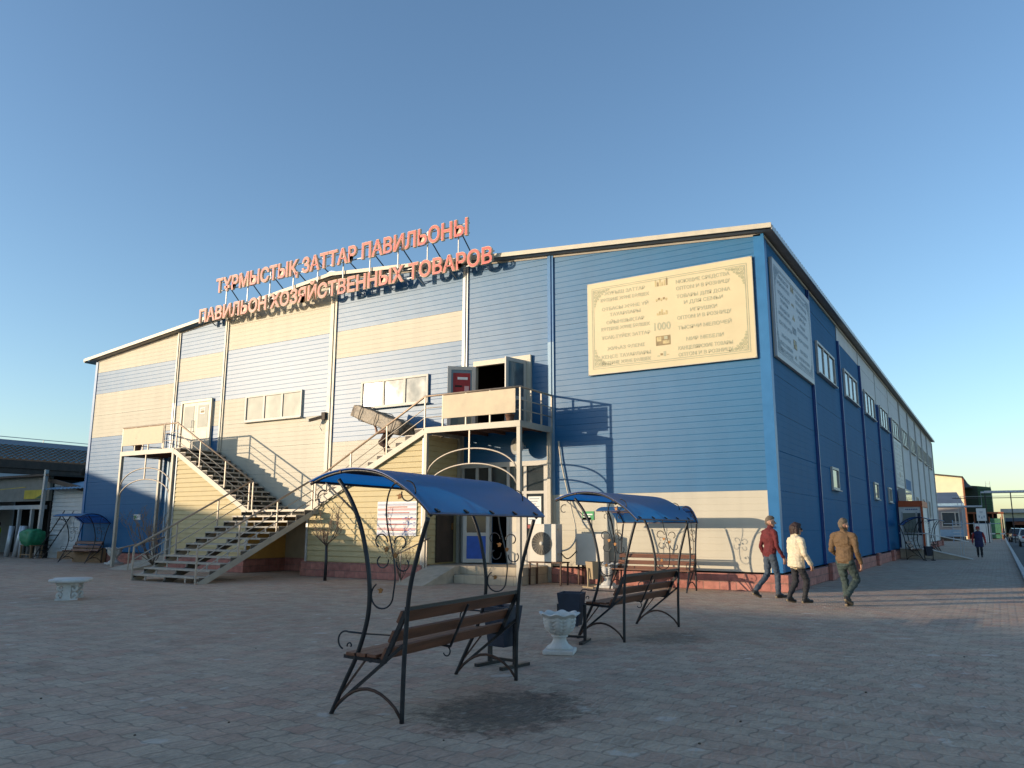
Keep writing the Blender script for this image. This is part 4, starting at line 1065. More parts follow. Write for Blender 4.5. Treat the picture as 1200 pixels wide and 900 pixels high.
def make_bench(label):
    t = thing('shelter_bench', label, 'bench', (0,0,0))
    iron = 'black_iron'
    for v in (0.0, BL):
        s2 = -1 if v == 0 else 1
        mb = MB(); mb.tube([(p.x, v, p.y) for p in smooth([(a,b) for a,b in FRONT])], 0.021, iron, 6); mb.build('post', t, local=True)
        mb = MB(); mb.tube([(p.x, v, p.y) for p in smooth([(a,b) for a,b in REAR])], 0.021, iron, 6); mb.build('post', t, local=True)
        mb = MB(); mb.tube([(p.x, v, p.y-0.010) for p in ARC], 0.015, iron, 6); mb.build('canopy_rib', t, local=True)
        mb = MB()
        mb.tube([(0.02, v, 0.03)]+[(0.02+0.70*i/10, v, 0.03+0.20*math.sin(math.pi*i/10)**0.8) for i in range(1,10)]+[(0.72, v, 0.02)], 0.014, 'rusty_iron')
        mb.bar((0.02, v, 0.05), (0.72, v, 0.60), 0.024, 0.024, iron)
        mb.bar((0.04, v, 0.10), (0.34, v, 0.455), 0.014, 0.014, 'rusty_iron')
        mb.build('foot_brace', t, local=True)
        mb = MB()      # arm with a curl
        mb.tube([(0.34, v, 0.665), (0.15, v, 0.67)]+[(x, v, z) for x, z in spiral(0.12, 0.60, 0.075, 0.075, 80, 250, 10)], 0.008, iron)
        mb.tube([(x, v, z) for x, z in spiral(0.17, 0.56, 0.03, 0.012, 200, -40, 10)], 0.007, iron)
        mb.bar((0.34, v, 0.665), (0.66, v, 0.67), 0.012, 0.012, iron)
        mb.build('armrest', t, local=True)
        mb = MB()      # seat bearer and back bearer
        mb.bar((0.12, v, 0.475), (0.53, v, 0.455), 0.03, 0.03, iron); mb.bar((0.53, v, 0.45), (0.735, v, 0.86), 0.03, 0.035, iron); mb.build('seat_frame', t, local=True)
        mb = MB()      # hanging scroll of iron vine
        stem = smooth([(0.62,1.93),(0.54,1.86),(0.505,1.72),(0.52,1.56),(0.565,1.40),(0.60,1.26),(0.615,1.12),(0.60,0.99)], 5)
        tail = [(p[0], p[1]) for p in spiral(0.485, 0.985, 0.115, 0.105, 0, -235, 16)]
        mb.tube([(p.x, v, p.y) for p in stem]+[(x, v, z) for x, z in tail], 0.0075, iron, 5)
        for (cx, cz, r0, a0, a1) in ((0.455,1.42,0.075,0,250),(0.665,1.41,0.07,180,-70),(0.475,1.265,0.07,10,-240),(0.70,1.245,0.075,170,400),(0.715,1.83,0.10,95,-190),(-0.20,1.80,0.07,60,300)):
            mb.tube([(x, v, z) for x, z in spiral(cx, cz, r0, r0*0.55, a0, a1, 16)], 0.0065, iron, 5)
        mb.bar((-0.17, v, 1.93), (0.19, v, 1.66), 0.012, 0.012, iron)
        so_ = mb.build('scroll', t, local=True)
        mb = MB()
        for c in ((0.64,1.80),(0.52,1.36),(0.61,1.31),(0.47,1.02)): leaf_plate(mb, c, v, 'gold_leaf', 1.0)
        mb.build('leaf', so_, local=True)
    mb = MB()          # stretchers and middle bearer
    for (u, z) in ((0.025, 0.05),): pass
    mb.bar((0.40, -0.02, 0.452), (0.40, BL+0.02, 0.452), 0.02, 0.02, iron)
    mb.bar((0.34, BL/2, 0.47), (0.55, BL/2, 0.45), 0.02, 0.02, iron); mb.bar((0.545, BL/2, 0.45), (0.735, BL/2, 0.84), 0.018, 0.018, iron)
    mb.tube([(0.50+x, BL/2, 0.40+z) for x, z in spiral(0, 0, 0.05, 0.03, 60, -160, 10)], 0.007, iron, 5)
    mb.bar((0.735, 0, 0.885), (0.735, BL, 0.885), 0.03, 0.03, iron)
    mb.build('stretcher', t, local=True)
    for i, u in enumerate((0.18, 0.29, 0.40)):
        mb = MB(); mb.obox((u+0.02, BL/2, 0.497), (0.046,0,-0.002), (0,BL/2+0.03,0), (0.0008,0,0.014), 'bench_wood'); mb.build('seat_slat', t, local=True, bevel=0.004)
    for i, f in enumerate((0.13, 0.47, 0.86)):
        c = Vector((0.53, 0, 0.45)).lerp(Vector((0.735, 0, 0.86)), f)+Vector((-0.03, BL/2, 0.015)); d = Vector((0.205,0,0.41)).normalized(); nn = Vector((-d.z,0,d.x))
        mb = MB(); mb.obox(c, d*0.052, (0,BL/2+0.01,0), nn*0.013, 'bench_wood'); mb.build('back_slat', t, local=True, bevel=0.004)
    mb = MB()          # bent blue polycarbonate sheet
    V = []; F = []; n = len(ARC); y0, y1 = -0.035, BL+0.20
    for p in ARC: V += [(p.x, y0, p.y+0.008), (p.x, y1, p.y+0.008)]
    for p in ARC: V += [(p.x, y0, p.y+0.015), (p.x, y1, p.y+0.015)]
    for i in range(n-1):
        F.append((2*i, 2*i+1, 2*i+3, 2*i+2)); F.append((2*n+2*i, 2*n+2*i+2, 2*n+2*i+3, 2*n+2*i+1))
    mb.add(V, F, 'canopy_blue', True)
    F = [(2*i, 2*i+2, 2*n+2*i+2, 2*n+2*i) for i in range(n-1)] + [(2*i+1, 2*n+2*i+1, 2*n+2*i+3, 2*i+3) for i in range(n-1)] + [(0, 2*n, 2*n+1, 1), (2*n-2, 2*n-1, 4*n-1, 4*n-2)]
    mb.add(V, F, 'dark_blue_trim', False); can = mb.build('canopy', t, local=True)
    mb = MB()
    for k in (1, 8, 18, n-2):
        p = ARC[k]; mb.bar((p.x, -0.02, p.y-0.006), (p.x, BL+0.18, p.y-0.006), 0.022, 0.022, 'rusty_iron')
    mb.build('purlin', t, local=True)
    mb = MB()
    for k in (n-2,):
        for j in range(5):
            p = ARC[k]; mb.obox((p.x+0.004, 0.1+j*0.47, p.y+0.022), (0.02,0,-0.012), (0,0.018,0), (0.004,0,0.006), 'black_iron')
    mb.build('clip', can, local=True)
    return t
b1 = make_bench('shelter bench nearest the camera under a dull blue canopy, standing wholly in shade')
b1.location = (-4.93, 5.11, 0); b1.rotation_euler = (0, 0, R(4.2))
G = 'shelter benches with bent blue canopies'
b1['group'] = G
b2 = dup(b1, (-5.22, 10.25, 0), R(-1.5), 'second shelter bench, beside the white urn and dark bin', G)
b3 = dup(b1, (-6.50, 18.50, 0), R(90), 'sunlit shelter bench with pale wood slats standing against the cream wall', G)
b4 = dup(b1, (-32.5, 18.9, 0), R(90), 'shelter bench by the shaded blue corner at the far left, its back to the building', G)
b5 = dup(b1, (-3.25, 45.1, 0), R(180), 'dark shelter bench in front of the kiosk ramp far along the side wall', G)
b6 = dup(b1, (-3.35, 58.6, 0), R(180), 'farthest shelter bench, beyond the kiosk ramp', G)

# ================================================================== bins
def make_bin(label, loc, rz, m='bin_blue'):
    t = thing('litter_bin', label, 'litter bin', loc, rz)
    mb = MB(); w0, w1 = 0.115, 0.165; z0, z1 = 0.22, 0.66
    v = [(-w0,-w0,z0),(w0,-w0,z0),(w0,w0,z0),(-w0,w0,z0),(-w1,-w1,z1),(w1,-w1,z1),(w1,w1,z1),(-w1,w1,z1)]
    k = 0.93; v += [(-w1*k,-w1*k,z1),(w1*k,-w1*k,z1),(w1*k,w1*k,z1),(-w1*k,w1*k,z1),(-w0*k,-w0*k,z0+0.02),(w0*k,-w0*k,z0+0.02),(w0*k,w0*k,z0+0.02),(-w0*k,w0*k,z0+0.02)]
    mb.add(v, [(0,3,2,1),(0,1,5,4),(1,2,6,5),(2,3,7,6),(3,0,4,7),(4,5,9,8),(5,6,10,9),(6,7,11,10),(7,4,8,11),(8,9,13,12),(9,10,14,13),(10,11,15,14),(11,8,12,15),(12,13,14,15)], m)
    mb.build('bucket', t, local=True, bevel=0.004)
    mb = MB(); 
    for x in (-0.185, 0.185): mb.box((x-0.02,-0.02,0.0),(x+0.02,0.02,0.50),'black_iron' if m == 'bin_blue' else m); mb.box((x-0.025,-0.24,0.0),(x+0.025,0.24,0.035),'black_iron' if m == 'bin_blue' else m)
    mb.box((-0.165,-0.015,0.06),(0.165,0.015,0.09),'black_iron' if m == 'bin_blue' else m)
    mb.build('stand', t, local=True)
    return t
make_bin('dark blue litter bin behind the far end of the nearest bench', (-4.93, 7.80, 0), R(-8))
make_bin('dark blue litter bin between the white urn and the second bench', (-5.12, 9.88, 0), R(12))
make_bin('sunlit beige litter bin at the end of the bench by the cream wall', (-9.05, 18.75, 0), R(60), 'tan_panel')
make_bin('dark litter bin at the foot of the far kiosk ramp', (-3.0, 42.8, 0), R(20))

# ================================================================== cast urns
def make_urn(label, loc, rz=0, s=1.0, bowl=1.0):
    t = thing('urn', label, 'urn', loc, rz)
    mb = MB(); h = 0.19*s
    mb.box((-h,-h,0),(h,h,0.055*s),'urn_white'); mb.build('base', t, local=True, bevel=0.012)
    mb = MB(); mb.lathe([(0.165*s,0.055*s),(0.15*s,0.085*s),(0.105*s,0.115*s),(0.082*s,0.155*s),(0.08*s,0.19*s),(0.10*s,0.20*s),(0.105*s,0.215*s),(0.09*s,0.225*s)], 'urn_white', 28, fn=lambda r,z,a,i: (r*(1+0.05*math.cos(10*a)*(1 if i < 4 else 0)), z)); mb.build('stem', t, local=True)
    prof = [(0.085,0.225),(0.135,0.25),(0.175,0.295),(0.195,0.35),(0.20,0.405),(0.205,0.44),(0.235,0.462),(0.250,0.475),(0.238,0.488),(0.205,0.482),(0.185,0.45),(0.17,0.38),(0.02,0.36)]
    def fn(r, z, a, i):
        A = 8*a; lobe = abs(math.cos(A/2))
        if i <= 5:
            vein = 0.019*math.sin(z*150+abs(math.sin(A/2))*6)*abs(math.sin(A/2))
            return (r*(1-0.16*(1-lobe)**2)+vein*(1 if 0 < i < 6 else 0))*s*bowl, z*s
        if i <= 9: return r*(1+0.05*math.cos(A))*s*bowl, (z+0.012*math.cos(A))*s
        return r*s*bowl, z*s
    # resample the bowl profile so the leaf ribs show
    P = [p for p in smooth([(a,b) for a,b in prof], 4)]
    idx = [min(12, k/4) for k in range(len(P))]
    mb = MB(); mb.lathe([(p.x, p.y) for p in P], 'urn_white', 96, fn=lambda r,z,a,i: fn(r, z, a, i/4)); mb.build('bowl', t, local=True)
    return t
make_urn('white cast urn with leaf relief on the paving between the two front benches', (-4.81, 8.95, 0), R(20), 1.0)
make_urn('white cast urn beside the left landing post', (-31.0, 19.25, 0), R(10), 1.35)
make_urn('sunlit white urn beside the beige bin at the cream wall', (-8.75, 18.95, 0), R(0), 1.25)

# low white stone seat
t = thing('stone_bench', 'low white cast stone bench with scrolled feet on the left paving', 'stone bench', (-17.15, 9.72, 0), R(-40))
mb = MB()
V = []; F = []; n = 18
def sp(i, n, a, b): 
    th_ = 2*math.pi*i/n; c, s_ = math.cos(th_), math.sin(th_); return (a*math.copysign(abs(c)**0.55, c), b*math.copysign(abs(s_)**0.55, s_))
mb.lathe([(1,0.36),(1.03,0.39),(1.03,0.41),(1.0,0.43),(0.02,0.435)], 'urn_white', 40, fn=lambda r,z,a,i: ((lambda q: (math.hypot(*q)*r, z))((0.50*math.copysign(abs(math.cos(a))**0.5, math.cos(a)), 0.27*math.copysign(abs(math.sin(a))**0.5, math.sin(a))))))
mb.build('seat', t, local=True)
for x in (-0.30, 0.30):
    mb = MB()
    mb.box((x-0.05,-0.21,0.30),(x+0.05,0.21,0.36),'urn_white'); mb.box((x-0.055,-0.21,0),(x+0.055,0.21,0.035),'urn_white'); mb.box((x-0.035,-0.075,0.035),(x+0.035,0.075,0.30),'urn_white')
    for sy in (-1,1):
        for (cy, cz, r, a0, a1) in ((0.135,0.10,0.058,-90,240),(0.125,0.235,0.062,90,-230)):
            mb.tube([(x, sy*(cy+q[0]*1), q[1]) for q in [(p[0], cz+p[1]) for p in spiral(0,0,r,r*0.35,a0,a1,18)]], 0.030, 'urn_white', 8)
    mb.build('leg', t, local=True)

# ================================================================== air conditioner
AX, AY = -10.95, 18.72
t = thing('air_conditioner', 'cream air conditioner outdoor unit with a round fan grille on a rusty stand', 'air conditioner', (AX+0.45, AY, 0))
mb = MB(); mb.box((AX, AY, 0.62), (AX+0.80, AY+0.36, 1.62), 'ac_white'); mb.build('casing', t, bevel=0.012)
mb = MB(); fx, fz, fr = AX+0.36, 1.10, 0.30
for k in range(9):
    r = fr*(k+1)/9; mb.tube([(fx+r*math.cos(2*math.pi*i/28), AY-0.022, fz+r*math.sin(2*math.pi*i/28)) for i in range(28)], 0.006, 'ac_grille', 4, closed=True)
for k in range(20):
    a = 2*math.pi*k/20; mb.bar((fx+0.05*math.cos(a), AY-0.018, fz+0.05*math.sin(a)), (fx+fr*math.cos(a+0.35), AY-0.018, fz+fr*math.sin(a+0.35)), 0.007, 0.007, 'ac_grille')
g = mb.build('fan_grille', t)
mb = MB(); mb.lathe([(0.31,0),(0.02,0.002)], 'dark_void', 28, close=False); b_ = mb.build('fan_opening', t, local=True); b_.location = (fx-(AX+0.45), -0.004, fz); b_.rotation_euler = (R(90),0,0)
mb = MB(); mb.lathe([(0.055,0),(0.05,0.02),(0.01,0.024)], 'ac_white', 16); b_ = mb.build('hub', g, local=True); b_.location = (fx-(AX+0.45), -0.022, fz); b_.rotation_euler = (R(90),0,0)
mb = MB()
for z in (0.80, 1.45): mb.box((AX+0.801, AY+0.06, z), (AX+0.815, AY+0.14, z+0.05), 'ac_grille')
mb.box((AX+0.80, AY+0.02, 0.64), (AX+0.808, AY+0.34, 1.6), 'grey_trim'); mb.build('side_panel', t)
mb = MB()
for x in (AX-0.03, AX+0.92): 
    for y in (AY+0.02, AY+0.42): mb.bar((x, y, 0), (x+0.01, y, 0.60), 0.04, 0.04, 'rusty_iron')
for y in (AY+0.02, AY+0.42): mb.bar((AX-0.08, y, 0.60), (AX+0.98, y, 0.60), 0.04, 0.035, 'rusty_iron')
mb.bar((AX-0.03, AY+0.02, 0.60), (AX-0.03, AY+0.42, 0.60), 0.035, 0.03, 'rusty_iron'); mb.bar((AX+0.92, AY+0.02, 0.60), (AX+0.92, AY+0.42, 0.60), 0.035, 0.03, 'rusty_iron')
mb.build('stand', t)
mb = MB(); mb.tube([p for p in smooth([(AX+0.81, AY+0.3, 0.9), (AX+0.98, AY+0.5, 1.0), (AX+0.95, AY+0.9, 1.35), (AX+0.62, AY+1.2, 2.2), (AX+0.35, AY+1.22, 3.3), (AX+0.25, AY+1.22, 4.0)], 5)], 0.022, 'cream_trim'); mb.tube([p for p in smooth([(AX+0.81, AY+0.26, 0.85), (AX+0.95, AY+0.4, 0.7), (AX+1.0, AY+0.9, 0.95), (AX+0.9, AY+1.25, 1.2)], 5)], 0.016, 'black_iron'); mb.build('pipe', t)
t = thing('air_conditioner', 'added second air conditioner unit where the fan-grille unit casts its shadow on the wall', 'air conditioner', (-9.55, 19.5, 0))  # box added where the wall only holds the first unit's shadow
mb = MB(); mb.box((-9.98, 19.52, 0.52), (-9.12, 19.84, 1.36), 'ac_white'); mb.build('casing', t, bevel=0.01)
mb = MB()
for k in range(9): mb.box((-9.99, 19.56, 0.60+k*0.08), (-9.981, 19.8, 0.635+k*0.08), 'ac_grille')
mb.build('louvre', t)
mb = MB()
for x in (-9.9, -9.2):
    for y in (19.55, 19.8): mb.bar((x, y, 0), (x, y, 0.52), 0.04, 0.04, 'rusty_iron')
mb.build('stand', t)

# ================================================================== small bare trees
def bare_tree(name, label, loc, trunk_h, spread, seed, trunk_r=0.04, dark=True, leaves=90, lean=None, n=7):
    t = thing(name, label, 'tree' if trunk_h > 0.3 else 'shrub', loc)
    r2 = random.Random(seed); mb = MB(); tips = []
    if trunk_h > 0.3:
        mb.tube([(0,0,-0.02),(0.012,0,trunk_h*0.5),(0,0.01,trunk_h)], [trunk_r*1.1, trunk_r*0.95, trunk_r*0.9], 'black_iron' if dark else 'bark', 8)
        mb.build('trunk', t, local=True); mb = MB()
    def grow(p, d, l, r, depth):
        pts = [p]; q = p; dd = d
        for i in range(4):
            dd = (dd + Vector((r2.uniform(-.25,.25), r2.uniform(-.25,.25), r2.uniform(-0.03,.25)))).normalized(); q = q + dd*(l/4); pts.append(q)
        mb.tube(pts, [r*(1-0.16*i) for i in range(5)], 'bark' if depth < 1 else 'twig', 5)
        tips.extend(pts[2:])
        if depth < 3:
            for k in range(r2.choice((2,3,3))):
                i = r2.randint(1, 4); nd = (dd + Vector((r2.uniform(-.9,.9), r2.uniform(-.9,.9), r2.uniform(-.2,.7)))).normalized()
                grow(pts[i], nd, l*r2.uniform(0.45, 0.7), r*0.66, depth+1)
    for k in range(n):
        a = 2*math.pi*k/n + r2.uniform(-.3,.3); d = Vector((math.cos(a)*r2.uniform(.6,1.1), math.sin(a)*r2.uniform(.5,.9), r2.uniform(.35,1.0))).normalized()
        if lean: d = (d+Vector(lean)).normalized()
        grow(Vector((0,0,trunk_h-0.03)), d, spread*r2.uniform(.7,1.1), trunk_r*0.45, 0)
    mb.build('branches', t, local=True)
    mb = MB()
    for i in range(leaves):
        c = r2.choice(tips)+Vector((r2.uniform(-.03,.03), r2.uniform(-.03,.03), r2.uniform(-.03,.03))); d = Vector((r2.uniform(-1,1), r2.uniform(-1,1), r2.uniform(-1,1))).normalized()*r2.uniform(.02,.04); q = d.orthogonal().normalized()*0.012
        mb.add([c, c+d*0.5+q, c+d, c+d*0.5-q], [(0,1,2,3)], 'dry_leaf' if r2.random() < .75 else 'green_leaf')
    mb.build('leaves', t, local=True)
    return t
bare_tree('small_tree', 'small nearly bare tree with a straight dark trunk before the stairwell recess', (-16.72, 16.85, 0), 1.02, 0.80, 11, 0.045, n=7, leaves=330, lean=(0,0,-0.12))
bare_tree('bare_shrub', 'bare upright twigs added before the striped poster, partly standing for tree shadow there', (-13.95, 16.9, 0), 0.14, 0.75, 23, 0.022, leaves=160, lean=(0,0,0.9), n=7)  # shrub added where twigs and mostly tree shadow cross the poster
bare_tree('bare_shrub', 'leggy bare shrub behind the lower stair rail at the left shed', (-25.1, 17.0, 0), 0.25, 1.25, 31, 0.035, leaves=420, lean=(-0.45,0,0.45), n=10)
# ================================================================== people
def person(name, label, loc, rz, caps, extra=None, voxel=0.0085):
    """caps: list of (p0, p1, r0, r1, material[, (sx, sy)]) in local metres, facing +Y. Grown together by a voxel remesh into one skin."""
    bm = bmesh.new()
    def ring(c, ax, r, n, sq):
        u = ax.orthogonal().normalized() if abs(ax.x) > 0.5 or True else None
        if abs(ax.z) > 0.3: u = Vector((1,0,0)); u = (u-ax*u.dot(ax)).normalized()
        w_ = ax.cross(u).normalized()
        return [bm.verts.new(c + u*(r*sq[0]*math.cos(2*math.pi*i/n)) + w_*(r*sq[1]*math.sin(2*math.pi*i/n))) for i in range(n)]
    def cap(p0, p1, r0, r1, sq):
        p0 = Vector(p0); p1 = Vector(p1); ax = (p1-p0)
        if ax.length < 1e-5: ax = Vector((0,0,0.001))
        a = ax.normalized(); n = 14; rings = []
        k = min(sq[:2]); f0 = 0.12 if len(sq) > 2 else 1.0
        seq = [(p0, r0, t) for t in (-0.98,-0.8,-0.45,0)] + [(p1, r1, t) for t in (0,0.45,0.8,0.98)]
        for c, r, t in seq: rings.append(ring(c + a*(t*r*k*(f0 if t < 0 else 1)), a, r*math.sqrt(1-t*t), n, sq))
        for A, B in zip(rings, rings[1:]):
            for i in range(n): bm.faces.new((A[i], A[(i+1)%n], B[(i+1)%n], B[i]))
        bm.faces.new(rings[0][::-1]); bm.faces.new(rings[-1])
    for c in caps: cap(*c[:4], c[5] if len(c) > 5 else (1,1))
    bmesh.ops.recalc_face_normals(bm, faces=bm.faces)
    me = bpy.data.meshes.new(name); bm.to_mesh(me); bm.free()
    tmp = bpy.data.objects.new('tmp', me); COL.objects.link(tmp)
    md = tmp.modifiers.new('r', 'REMESH'); md.mode = 'VOXEL'; md.voxel_size = voxel; md.use_smooth_shade = True
    ms = tmp.modifiers.new('s', 'SMOOTH'); ms.factor = 0.5; ms.iterations = 3
    bpy.context.view_layer.update()
    out = bpy.data.meshes.new_from_object(tmp.evaluated_get(DG()))
    bpy.data.objects.remove(tmp)
    names = []
    for c in caps:
        if c[4] not in names: names.append(c[4])
    out.materials.clear()
    for n in names: out.materials.append(MATS[n])
    data = []
    for c in caps:
        p0 = Vector(c[0]); p1 = Vector(c[1]); d = p1-p0; sq = c[5] if len(c) > 5 else (1,1)
        data.append((p0, d, max(d.dot(d), 1e-9), c[2], c[3], names.index(c[4]), sq))
    idx = []
    for p in out.polygons:
        q = p.center; best = 9; bi = 0
        for (p0, d, dd, r0, r1, mi, sq) in data:
            t = max(0, min(1, (q-p0).dot(d)/dd)); e = q-(p0+d*t)
            if len(sq) > 2 and q.z < p0.z-0.03: continue
            rr = r0+(r1-r0)*t
            if tuple(sq) != (1,1):
                e = Vector((e.x/sq[0], e.y/sq[1], e.z))
            k = e.length - rr
            if k < best: best = k; bi = mi
        idx.append(bi)
    out.polygons.foreach_set('material_index', idx)
    out.polygons.foreach_set('use_smooth', [True]*len(idx))
    # soft cloth folds
    cloth = {i for i, n in enumerate(names) if any(k in n for k in ('denim','cloth','jacket','quilt','knit'))}
    hairs = {i for i, n in enumerate(names) if 'hair' in n}
    flag = {}
    for p in out.polygons:
        f_ = 1 if idx[p.index] in cloth else (2 if idx[p.index] in hairs else 0)
        for v in p.vertices: flag[v] = min(f_, flag.get(v, f_)) if flag.get(v) != 0 else 0
    NR = [Vector(v.normal) for v in out.vertices]; NC = [Vector(v.co) for v in out.vertices]
    for v in out.vertices:
        f_ = flag.get(v.index, 0)
        if f_ == 1:
            q = NC[v.index] + Vector(loc)*3.1
            fold = noise.noise(Vector((q.x*9+q.z*3, q.y*9, q.z*17)))*0.014 + noise.noise(Vector((q.x*24, q.y*24, q.z*34+q.x*14)))*0.007
            NC[v.index] = NC[v.index] + NR[v.index]*fold
        elif f_ == 2:
            q = NC[v.index]; NC[v.index] = q + NR[v.index]*(noise.noise(q*55)*0.006+noise.noise(q*21)*0.006)
    out.vertices.foreach_set('co', [x for q in NC for x in q]); out.update()
    o = bpy.data.objects.new(name, out); COL.objects.link(o)
    o.location = loc; o.rotation_euler = (0,0,rz)
    return tag(o, label, 'person')
def hand(caps, w_, d, side, skin='skin', grip=False, s=1.0):
    """palm and five fingers hanging from wrist w_ along direction d; side +1 right / -1 left (thumb goes forward, +Y)"""
    w_ = Vector(w_); d = Vector(d).normalized(); fwd = Vector((0,1,0)); fwd = (fwd-d*fwd.dot(d)).normalized(); inn = d.cross(fwd).normalized()*(1 if d.cross(fwd).x*side < 0 else -1)
    caps.append((w_, w_+d*0.075*s, 0.030*s, 0.036*s, skin, (0.62, 1.0)))
    for k, (off, l) in enumerate(((0.030,0.068),(0.010,0.076),(-0.010,0.070),(-0.029,0.054))):
        b = w_+d*0.085*s+fwd*off*s; m_ = b+d*l*0.5*s+inn*0.006; e = m_+d*l*0.4*s+inn*(0.022+0.004*k)
        caps.append((b, m_, 0.0105*s, 0.0100*s, skin)); caps.append((m_, e, 0.0100*s, 0.0085*s, skin))
    b = w_+d*0.025*s+fwd*0.030*s; m_ = b+d*0.035*s+fwd*0.022*s+inn*0.008; e = m_+d*0.032*s+fwd*0.004*s+inn*0.010
    caps.append((b, m_, 0.0135*s, 0.0115*s, skin)); caps.append((m_, e, 0.0115*s, 0.0095*s, skin))
def head(caps, c, yaw, hair, hairm, skin='skin'):
    """c = centre of the skull; yaw turns the face (radians, + to the left of +Y)"""
    c = Vector(c); f = Vector((-math.sin(yaw), math.cos(yaw), 0)); r = Vector((f.y, -f.x, 0)); U = Vector((0,0,1))
    caps.append((c+U*0.035, c-f*0.015+U*0.02, 0.088, 0.092, skin)); caps.append((c+f*0.030-U*0.03, c+f*0.035-U*0.075, 0.070, 0.052, skin))
    caps.append((c+f*0.10+U*0.01, c+f*0.118-U*0.022, 0.011, 0.016, skin))                  # nose
    for s in (-1,1):
        caps.append((c+r*s*0.090-U*0.0+f*0.0, c+r*s*0.094-U*0.035, 0.017, 0.012, skin))    # ear
        caps.append((c+f*0.085+r*s*0.032+U*0.012, c+f*0.086+r*s*0.030+U*0.012, 0.013, 0.013, 'dark_void'))   # eye
        caps.append((c+f*0.086+r*s*0.036+U*0.033, c+f*0.090+r*s*0.018+U*0.034, 0.008, 0.008, hairm))      # brow
    caps.append((c+f*0.078+r*0.020-U*0.062, c+f*0.078-r*0.020-U*0.062, 0.011, 0.011, 'skin_shadow'))       # mouth
    if hair == 'short':
        caps.append((c-f*0.012+U*0.062, c-f*0.030+U*0.045, 0.088, 0.086, hairm)); caps.append((c-f*0.040+U*0.03, c-f*0.048-U*0.005, 0.080, 0.068, hairm))
        caps.append((c+f*0.045+U*0.095, c-f*0.02+U*0.10, 0.050, 0.060, hairm))
    elif hair == 'bob':
        caps.append((c-f*0.010+U*0.06, c-f*0.035+U*0.04, 0.100, 0.108, hairm)); caps.append((c-f*0.040+U*0.03, c-f*0.040-U*0.075, 0.108, 0.090, hairm))
        for s in (-1,1): caps.append((c+r*s*0.075+U*0.03-f*0.005, c+r*s*0.078-U*0.08-f*0.005, 0.048, 0.042, hairm))
        caps.append((c+f*0.050+U*0.095, c-f*0.02+U*0.10, 0.052, 0.070, hairm))
    elif hair == 'cap':
        caps.append((c+U*0.06, c-f*0.02+U*0.045, 0.096, 0.098, hairm)); caps.append((c-f*0.04+U*0.03, c-f*0.045-U*0.02, 0.085, 0.075, hairm))
def leg(caps, hip, knee, ankle, toe, m, shoe='shoe_black', rt=0.092, rk=0.066, ra=0.052):
    hip, knee, ankle, toe = map(Vector, (hip, knee, ankle, toe))
    caps.append((hip, hip.lerp(knee, .45), rt, rt*0.90, m)); caps.append((hip.lerp(knee, .45), knee, rt*0.90, rk, m)); caps.append((knee, knee.lerp(ankle, .35), rk, rk*0.98, m)); caps.append((knee.lerp(ankle, .35), ankle+(knee-ankle)*0.06, rk*0.98, ra*1.12, m))
    f = (toe-ankle); heel = ankle - Vector((f.x, f.y, 0)).normalized()*0.035 + Vector((0,0,-0.045))*1.0
    caps.append((ankle, heel, 0.046, 0.040, shoe)); caps.append((heel, toe, 0.040, 0.034, shoe, (1,1))); caps.append((ankle, ankle.lerp(toe, .5), 0.046, 0.040, shoe))
    up = (ankle-heel).normalized()
    caps.append((heel-up*0.020, toe-Vector((0,0,0.016)), 0.032, 0.029, 'shoe_sole' if shoe != 'shoe_black2' else shoe))
def arm(caps, sh, el, wr, m, r0=0.062, r1=0.048, r2_=0.038):
    sh, el, wr = map(Vector, (sh, el, wr)); caps.append((sh, el, r0, r1, m)); caps.append((el, wr, r1, r2_, m))
def torso(caps, m, trous, z0, z1, lean=(0,0), w0=0.155, w1=0.185, dep=0.62, belly=0.0, hem=None):
    """hips at z0, shoulders at z1"""
    lx, ly = lean; n = 5
    P = [Vector((lx*t, ly*t+belly*math.sin(math.pi*min(1,t*1.3))*0.5, z0+(z1-z0)*t)) for t in (0,0.25,0.5,0.75,1.0)]
    W = [w0, w0*1.02, w0*1.04, w1, w1*0.86]
    for a, b, u, v in zip(P, P[1:], W, W[1:]): caps.append((a, b, u, v, m, (1.0, dep)))
    return P[-1]

# --- man in the maroon pullover
c = []
S = torso(c, 'maroon_knit', 'denim_blue', 1.00, 1.42, (0, 0.02), 0.180, 0.205, 0.72, 0.06)
c.append(((0,0.0,0.93), (0,0.0,0.99), 0.150, 0.155, 'denim_blue', (1.0, 0.72)))
for s in (-1,1): c.append(((0.06*s,0.02,1.47),(0.19*s,0.02,1.42),0.06,0.072,'maroon_knit'))
c.append(((0,0.03,1.46),(0,0.045,1.56),0.060,0.054,'skin')); c.append(((0,0.02,1.46),(0,0.03,1.50),0.072,0.064,'maroon_knit'))
head(c, (0,0.06,1.655), R(-28), 'short', 'hair_grey')
leg(c, (-0.09,0,0.93), (-0.10,-0.02,0.50), (-0.10,-0.36,0.155), (-0.10,-0.235,0.035), 'denim_blue')
leg(c, (0.09,0,0.93), (0.10,0.10,0.50), (0.10,0.10,0.085), (0.11,0.28,0.035), 'denim_blue')
arm(c, (0.21,0.02,1.40), (0.265,0.02,1.12), (0.27,0.16,0.90), 'maroon_knit'); hand(c, (0.27,0.17,0.88), (0.02,0.25,-1), 1)
arm(c, (-0.21,0.02,1.40), (-0.265,-0.05,1.12), (-0.25,0.04,0.88), 'maroon_knit'); hand(c, (-0.25,0.045,0.86), (0,0.1,-1), -1)
person('person', 'man in a maroon pullover and blue jeans walking past the corner of the building', tuple(at(905, 700.5, Z=0)), R(-42), c)

